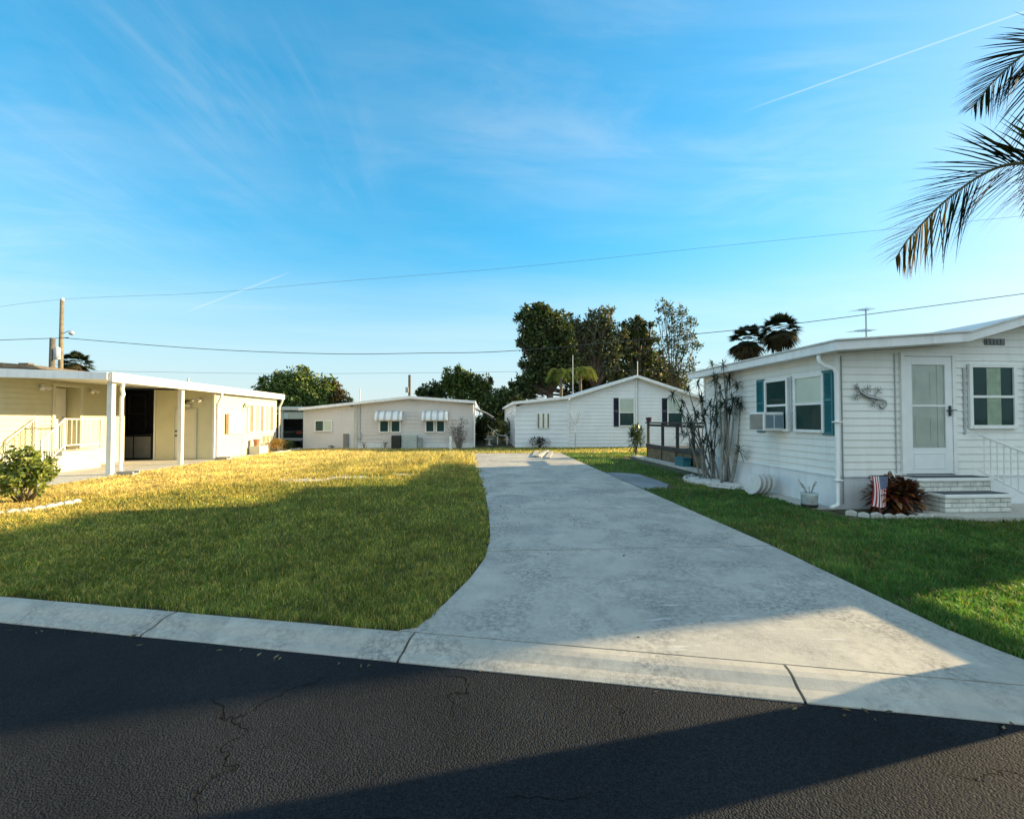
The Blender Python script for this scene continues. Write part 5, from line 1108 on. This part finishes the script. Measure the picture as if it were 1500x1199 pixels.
T('leafy_tree', 'dark tree with ochre tints right of the grey green tree', 935, 46, [(925, 482, 14, 360), (940, 478, 13, 320), (915, 498, 18, 460), (948, 498, 16, 420), (930, 518, 24, 640), (955, 525, 16, 420), (915, 540, 22, 480), (950, 550, 22, 480), (975, 560, 16, 340)], .4, [(.022, .040, .014), (.065, .095, .026), (.13, .125, .035)], .30)
T('airy_tree', 'airy tree with thin branches and sparse leaves at the right of the group', 975, 44, [(972, 448, 12, 110), (984, 462, 13, 120), (1000, 455, 10, 70), (1012, 470, 11, 90), (990, 482, 15, 170), (1010, 490, 12, 110), (1018, 505, 9, 80), (978, 505, 14, 170), (1000, 512, 14, 140), (985, 535, 18, 260), (1008, 535, 14, 130), (1000, 555, 16, 220), (965, 470, 8, 50)], .15, [(.035, .055, .026), (.075, .105, .045), (.12, .12, .05)], .24, per=5, fork=.3)
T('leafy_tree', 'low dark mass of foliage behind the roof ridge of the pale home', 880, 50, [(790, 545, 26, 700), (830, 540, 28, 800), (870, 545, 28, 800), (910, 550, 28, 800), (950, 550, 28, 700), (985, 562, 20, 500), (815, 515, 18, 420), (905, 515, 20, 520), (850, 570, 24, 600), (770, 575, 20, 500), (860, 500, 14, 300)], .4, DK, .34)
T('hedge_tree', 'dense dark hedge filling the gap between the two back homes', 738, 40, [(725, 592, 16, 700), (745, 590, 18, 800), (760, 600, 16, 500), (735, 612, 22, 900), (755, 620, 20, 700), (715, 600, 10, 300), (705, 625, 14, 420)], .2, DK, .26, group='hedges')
random.seed(8)
gb = grd(742, 651); tree('leafy_shrub', 'sunlit yellow green shrub between the two back homes', 'shrub', (1.45, 31, 0), [pix_blob(*q) for q in ((738, 625, 31, 10, 170), (748, 622, 31, 9, 160), (744, 634, 31, 13, 220), (733, 638, 31, 8, 110))], .06, [(.10, .13, .02), (.22, .21, .05), (.26, .20, .07)], .18, 6, lm=M_leaf)
tree('leafy_shrub', 'dark shrub under the side awning of the grey beige home', 'shrub', (.2, 31.5, 0), [pix_blob(*q) for q in ((702, 640, 31.5, 12, 400), (708, 625, 31.5, 10, 260), (696, 628, 31.5, 8, 160))], .06, DK, .18, 8, lm=M_leaf)
lc = thing('lounge_chair', 'white reclined garden lounge chair in the gap between the back homes', 'chair', (.95, 29.5, 0)); CX, CY = .75, 29.5
A, B, C_ = Vector((CX - .35, CY, 1.22)), Vector((CX + .30, CY, .62)), Vector((CX + .95, CY, .50))
b = MB()
for i in range(7): t = (i + .5) / 7; p = A.lerp(B, t); b.obox(p, (B - A) / 17, (0, .28, 0), Vector((.6, 0, .65)).normalized() * .02)
b.build('backrest', M_white, lc); b = MB()
for i in range(6): t = (i + .5) / 6; p = B.lerp(C_, t); b.obox(p, (C_ - B) / 15, (0, .28, 0), (0, 0, .02))
b.build('seat', M_white, lc)
for x, yy in ((CX + .25, -.26), (CX + .25, .26), (CX + .85, -.26), (CX + .85, .26)): b = MB(); b.box(x, x + .06, CY + yy - .03, CY + yy + .03, 0, .52); b.build('leg', M_white, lc)
tb = thing('side_table', 'small white garden table at the foot of the lounge chair', 'table', (.55, 28.9, 0)); b = MB(); b.lathe([(.3, 0), (.32, .02), (.3, .035)], (.5, 28.9, .36), 20); b.build('tabletop', M_white, tb); b = MB(); b.lathe([(.22, 0), (.06, .06), (.05, .36)], (.5, 28.9, 0), 14); b.build('pedestal', M_white, tb)
# palms
M_palm = mat('palm_leaf', (0, 0, 0), .8, .2, 5, attr=True, trans=.14, spec=.05, tcol=(1.3, 1.2, .5)); M_ptrunk = mat('palm_trunk', (.17, .145, .11), .9, .35, 8, bump=.7, bs=14)
def fan_palm(label, px, py, Y, rpx, seed, group):
    random.seed(seed); c = at(px, py, Y); r = rpx * 1.15 / F * Y; t = thing('cabbage_palm', label, 'palm tree', (c.x, Y, 0), group); V, Fc, cc = [], [], []; b = MB(); b.tube([(c.x, Y, 0), (c.x + .1, Y, c.z * .5), (c.x, Y, c.z - .1)], [.2, .16, .15], 10); b.build('trunk', M_ptrunk, t, smooth=True)
    for i in range(80):
        d = unit(1)[0]; d[2] = d[2] * .9 - .05 if i > 12 else abs(d[2]); d /= np.linalg.norm(d); p = np.array(c) + d * r * random.uniform(.45, .62); s = np.cross(d, (0, 0, 1)); s /= np.linalg.norm(s) + 1e-6; u_ = np.cross(s, d); k = random.uniform(.6, 1.2); colr = (.022 * k, .034 * k, .016 * k) if d[2] > -.3 else (.05 * k, .045 * k, .022 * k)
        for j in range(13):
            a = -1.25 + 2.5 * j / 12; dd = d * math.cos(a) + s * math.sin(a); strip_leaf(V, Fc, cc, p, dd, r * .52 * (1 - .25 * abs(a)), r * .10, .35, colr, 3, side=s * math.cos(a) - d * math.sin(a))
    for i in range(150): d = unit(1)[0]; d[2] = -abs(d[2]) * .6; strip_leaf(V, Fc, cc, np.array(c) + d * r * .25, d + np.array((0, 0, -.4)), r * .75, r * .12, .5, (.04, .034, .02), 3)
    np_mesh('crown', np.array(V), np.array(Fc), M_palm, t, np.array(cc))
fan_palm('cabbage palm with a drooping round crown, left of the pair above the white home roof', 1094, 500, 33, 27, 41, 'cabbage palms'); fan_palm('taller cabbage palm, right of the pair above the white home roof', 1142, 484, 33.6, 28, 42, 'cabbage palms')
fan_palm('small palm crown beside the tall utility pole above the cream home roof', 111, 533, 42, 19, 43, 'cabbage palms')
def frond(V, Fc, cc, mb, path, ll_, lw, col, n, spread=.75, droop=.35, rad=.022, tip=None, normal=(0, 0, 1), fall=.35):
    P = catmull(path, 10); k = len(P); mb.tube([Vector(q) for q in P], [rad * (1 - .85 * i / k) for i in range(k)], 6); N_ = np.array(normal, float)
    for i in range(n):
        t = .06 + .94 * i / (n - 1); f = t * (k - 1); j = min(int(f), k - 2); p = P[j] + (P[j + 1] - P[j]) * (f - j); d = P[j + 1] - P[j]; d /= np.linalg.norm(d); s = np.cross(d, N_); s /= np.linalg.norm(s) + 1e-6
        L_ = ll_ * (math.sin(PI * min(1, .18 + .80 * t)) ** .7) * random.uniform(.82, 1.08); sp = spread * (1 - .25 * t)
        for sg in (-1, 1):
            sp_ = sp * random.uniform(.72, 1.2); dd = d * (1 - sp_ * .6) + s * sg * sp_ + np.array((0, 0, -fall * random.uniform(.5, 1.2))) * .6; c = tip if (tip and t > .66 and random.random() < .6) else col; kk = random.uniform(.6, 1.35)
            strip_leaf(V, Fc, cc, p, dd, L_, lw, droop * random.uniform(.5, 1.4), tuple(v * kk for v in c), 4)
random.seed(12)
def pinnate(label, base, top, nf, ln, col, seed, group, skip=None, extra=(), tr=.2, ll_=.55, lw=.035, nl=46, rise=.7, flare=-.12):
    random.seed(seed); t = thing('feather_palm', label, 'palm tree', base, group); b = MB(); base, top = Vector(base), Vector(top); b2 = MB()
    K = 24; pts = [base.lerp(top, i / K) for i in range(K + 1)]; b.tube([base - Vector((0, 0, .1))] + pts, [tr * 1.25] + [tr * (1.08 + flare * i / K + .035 * (i % 2)) for i in range(K + 1)], 14); b.build('trunk', M_ptrunk, t, smooth=True)
    V, Fc, cc = [], [], []
    for i in range(nf):
        a = 2.399 * i; el = random.uniform(.1, 1.1) * rise
        if skip and skip(a % (2 * PI)): continue
        u_ = Vector((math.cos(a), math.sin(a), 0)); l = ln * random.uniform(.85, 1.1)
        path = [top, top + u_ * l * .3 + Vector((0, 0, l * .33 * el)), top + u_ * l * .65 + Vector((0, 0, l * (.40 * el - .08))), top + u_ * l * .95 + Vector((0, 0, l * (.2 * el - .42)))]
        frond(V, Fc, cc, b2, path, ll_, lw, col, nl)
    for pth, tip, kw in extra: frond(V, Fc, cc, b2, pth, kw.get('ll', ll_), kw.get('lw', lw), col, kw.get('n', 60), tip=tip, spread=kw.get('sp', .75), droop=kw.get('dr', .3), normal=kw.get('nm', (0, 0, 1)), fall=kw.get('fall', .35))
    b2.build('rachis', mat('palm_rib', (.10, .09, .035), .6), t, smooth=True); np_mesh('fronds', np.array(V), np.array(Fc), M_palm, t, np.array(cc)); return t
q = at(822, 548, 39); pinnate('yellow green feather palm in front of the tall dark trees, left of the mast', (q.x, 39, 0), (q.x, 39, q.z), 20, 1.55, (.13, .17, .035), 51, 'feather palms', tr=.13, ll_=.7, lw=.06, nl=26)
q = at(850, 545, 39.5); pinnate('yellow green feather palm right of the pale mast, above the pale home', (q.x, 39.5, 0), (q.x, 39.5, q.z), 20, 1.6, (.18, .21, .045), 52, 'feather palms', tr=.13, ll_=.7, lw=.06, nl=26)
PT = Vector((4.95, 3.16, 4.75))
f1 = [PT, at(1650, 40, 3.4), at(1575, 50, 3.6), at(1512, 72, 3.8), at(1460, 115, 3.9), at(1424, 158, 4.0)]
f2 = [PT + Vector((0, 0, -.2)), at(1650, 215, 3.4), at(1540, 235, 3.6), at(1460, 246, 3.8), at(1390, 290, 3.9), at(1335, 345, 4.0), at(1312, 378, 4.05)]
f3 = [PT + Vector((0, 0, -.3)), at(1700, 190, 3.6), at(1600, 225, 3.9), at(1550, 262, 4.1), at(1520, 330, 4.2)]
pinnate('tall feather palm at the right edge, its dark fronds hanging into the sky', (5.0, 2.91, -.05), PT, 13, 2.3, (.020, .032, .013), 53, 'feather palms', skip=lambda a: 1.2 < a < 4.0,
        extra=[(f1, None, dict(ll=.54, lw=.022, n=84, sp=.62, fall=.22, dr=.14, nm=(-.66, -.67, -.34))), (f2, (.30, .17, .02), dict(ll=.66, lw=.023, n=118, sp=.66, fall=.22, dr=.16, nm=(-.66, -.67, -.34))), (f3, None, dict(ll=.6, lw=.034, n=60, sp=.7, fall=.4, dr=.2, nm=(-.66, -.67, -.34)))], tr=.19, ll_=.6, lw=.03, flare=.75)
# ================================================================== unseen house, oak and fence, added beyond the right edge to throw shadows
nb = thing('shadow_caster_house', 'unseen pale two storey house added beyond the right edge to cast shade', 'house', (19.5, 9, 0))
e1 = Vector((.9787, .2055, 0)); e2 = Vector((-.2055, .9787, 0)); o_ = Vector((0, 0, 0)) + e2 * 3.0 + e1 * 20.6
def nbp(a, c, z): p = o_ + e1 * a + e2 * c; p.z = z; return p
s_ = MB()
for (a0, c0), (a1, c1), n in (((0, 0), (7, 0), -e2), ((7, 0), (7, 6.2), e1), ((7, 6.2), (0, 6.2), e2), ((0, 6.2), (0, 0), -e1)): P, Q = nbp(a0, c0, 0), nbp(a1, c1, 0); siding(s_, (P.x, P.y), (Q.x, Q.y), 0, 7.1, (n.x, n.y), .2, .015)
s_.build('wall', M_wsid, nb); b = MB(); P = [nbp(-.02, -.02, 7.1), nbp(7.02, -.02, 7.1), nbp(7.02, 6.25, 7.1), nbp(-.02, 6.25, 7.1)]; b.add(P + [p + Vector((0, 0, .15)) for p in P] + [nbp(1.5, 2, 7.9), nbp(5.5, 2, 7.9), nbp(5.5, 4, 7.9), nbp(1.5, 4, 7.9)], [(0, 1, 5, 4), (1, 2, 6, 5), (2, 3, 7, 6), (3, 0, 4, 7), (4, 5, 9, 8), (5, 6, 10, 9), (6, 7, 11, 10), (7, 4, 8, 11), (8, 9, 10, 11), (3, 2, 1, 0)]); b.build('roof', M_shingle, nb)
for z in (1.0, 4.3):
    for c in (1.5, 4.5): p = nbp(0, c, z); window(nb, p, tuple(-e2), tuple(-e1), 1.0, 1.2)
    for a in (1.7, 5.2): p = nbp(a, 0, z); window(nb, p, tuple(e1), tuple(-e2), 1.0, 1.2)
tree('shadow_caster_oak', 'unseen spreading oak added beyond the right edge to shade the lawn', 'tree', (28.5, 17.5, 0), [((27.5, 16.6, 6.6), (2.4, 2.2, 2.0), 2600), ((28.5, 18.6, 6.3), (2.4, 2.0, 2.0), 2600), ((28.5, 17.5, 4.6), (2.6, 3.0, 2.0), 2200), ((28, 15.2, 7.2), (1.8, 1.4, 1.6), 1400)], .4, GR, .3)  # added out of view to extend the shade over the far lawn
fe = thing('shadow_caster_fence', 'unseen single rail fence added beyond the right edge for its shadow', 'fence', (6, 3.8, 0)); b = MB(); b.box(5.97, 6.03, 3.3, 4.4, .71, .86); b.build('rail', M_wood, fe)  # added out of view for its bar of shade on the driveway
for y in (3.3, 4.42): b = MB(); b.box(5.95, 6.05, y - .05, y + .05, -.05, .87); b.build('post', M_wood, fe)

# fallen leaves and grit lying along the gutter and the worn edge of the drive
rg = np.random.default_rng(77); n = 45; t = rg.uniform(-4.2, 4.5, n); v = rg.uniform(.26, .42, n); P = np.array([tuple(kp(a, b_, -.044)) for a, b_ in zip(t, v)])
yy = rg.uniform(6.5, 20, 240); P2 = np.stack([drive_left(yy) + rg.exponential(.16, 240), yy, np.full(240, .017)], 1); yy = rg.uniform(3.2, 18, 70); P3 = np.stack([rg.uniform(.3, 3.4, 70), yy, np.full(70, .017)], 1)
P = np.concatenate([P, P2, P3]); d = unit(len(P)); d[:, 2] *= .12; V, Fq = leaf_arrays(P, .045, .4, dirs=d / np.linalg.norm(d, axis=1, keepdims=True), bend=.05); V[:, 2] = np.maximum(V[:, 2], np.repeat(P[:, 2], 4))
k = rg.random((len(P), 1)); kind(np_mesh('leaf_litter', V, Fq, M_leaf, None, np.repeat(np.array((.10, .065, .03)) * (1 - k) + np.array((.26, .19, .09)) * k, 4, 0)), 'stuff')
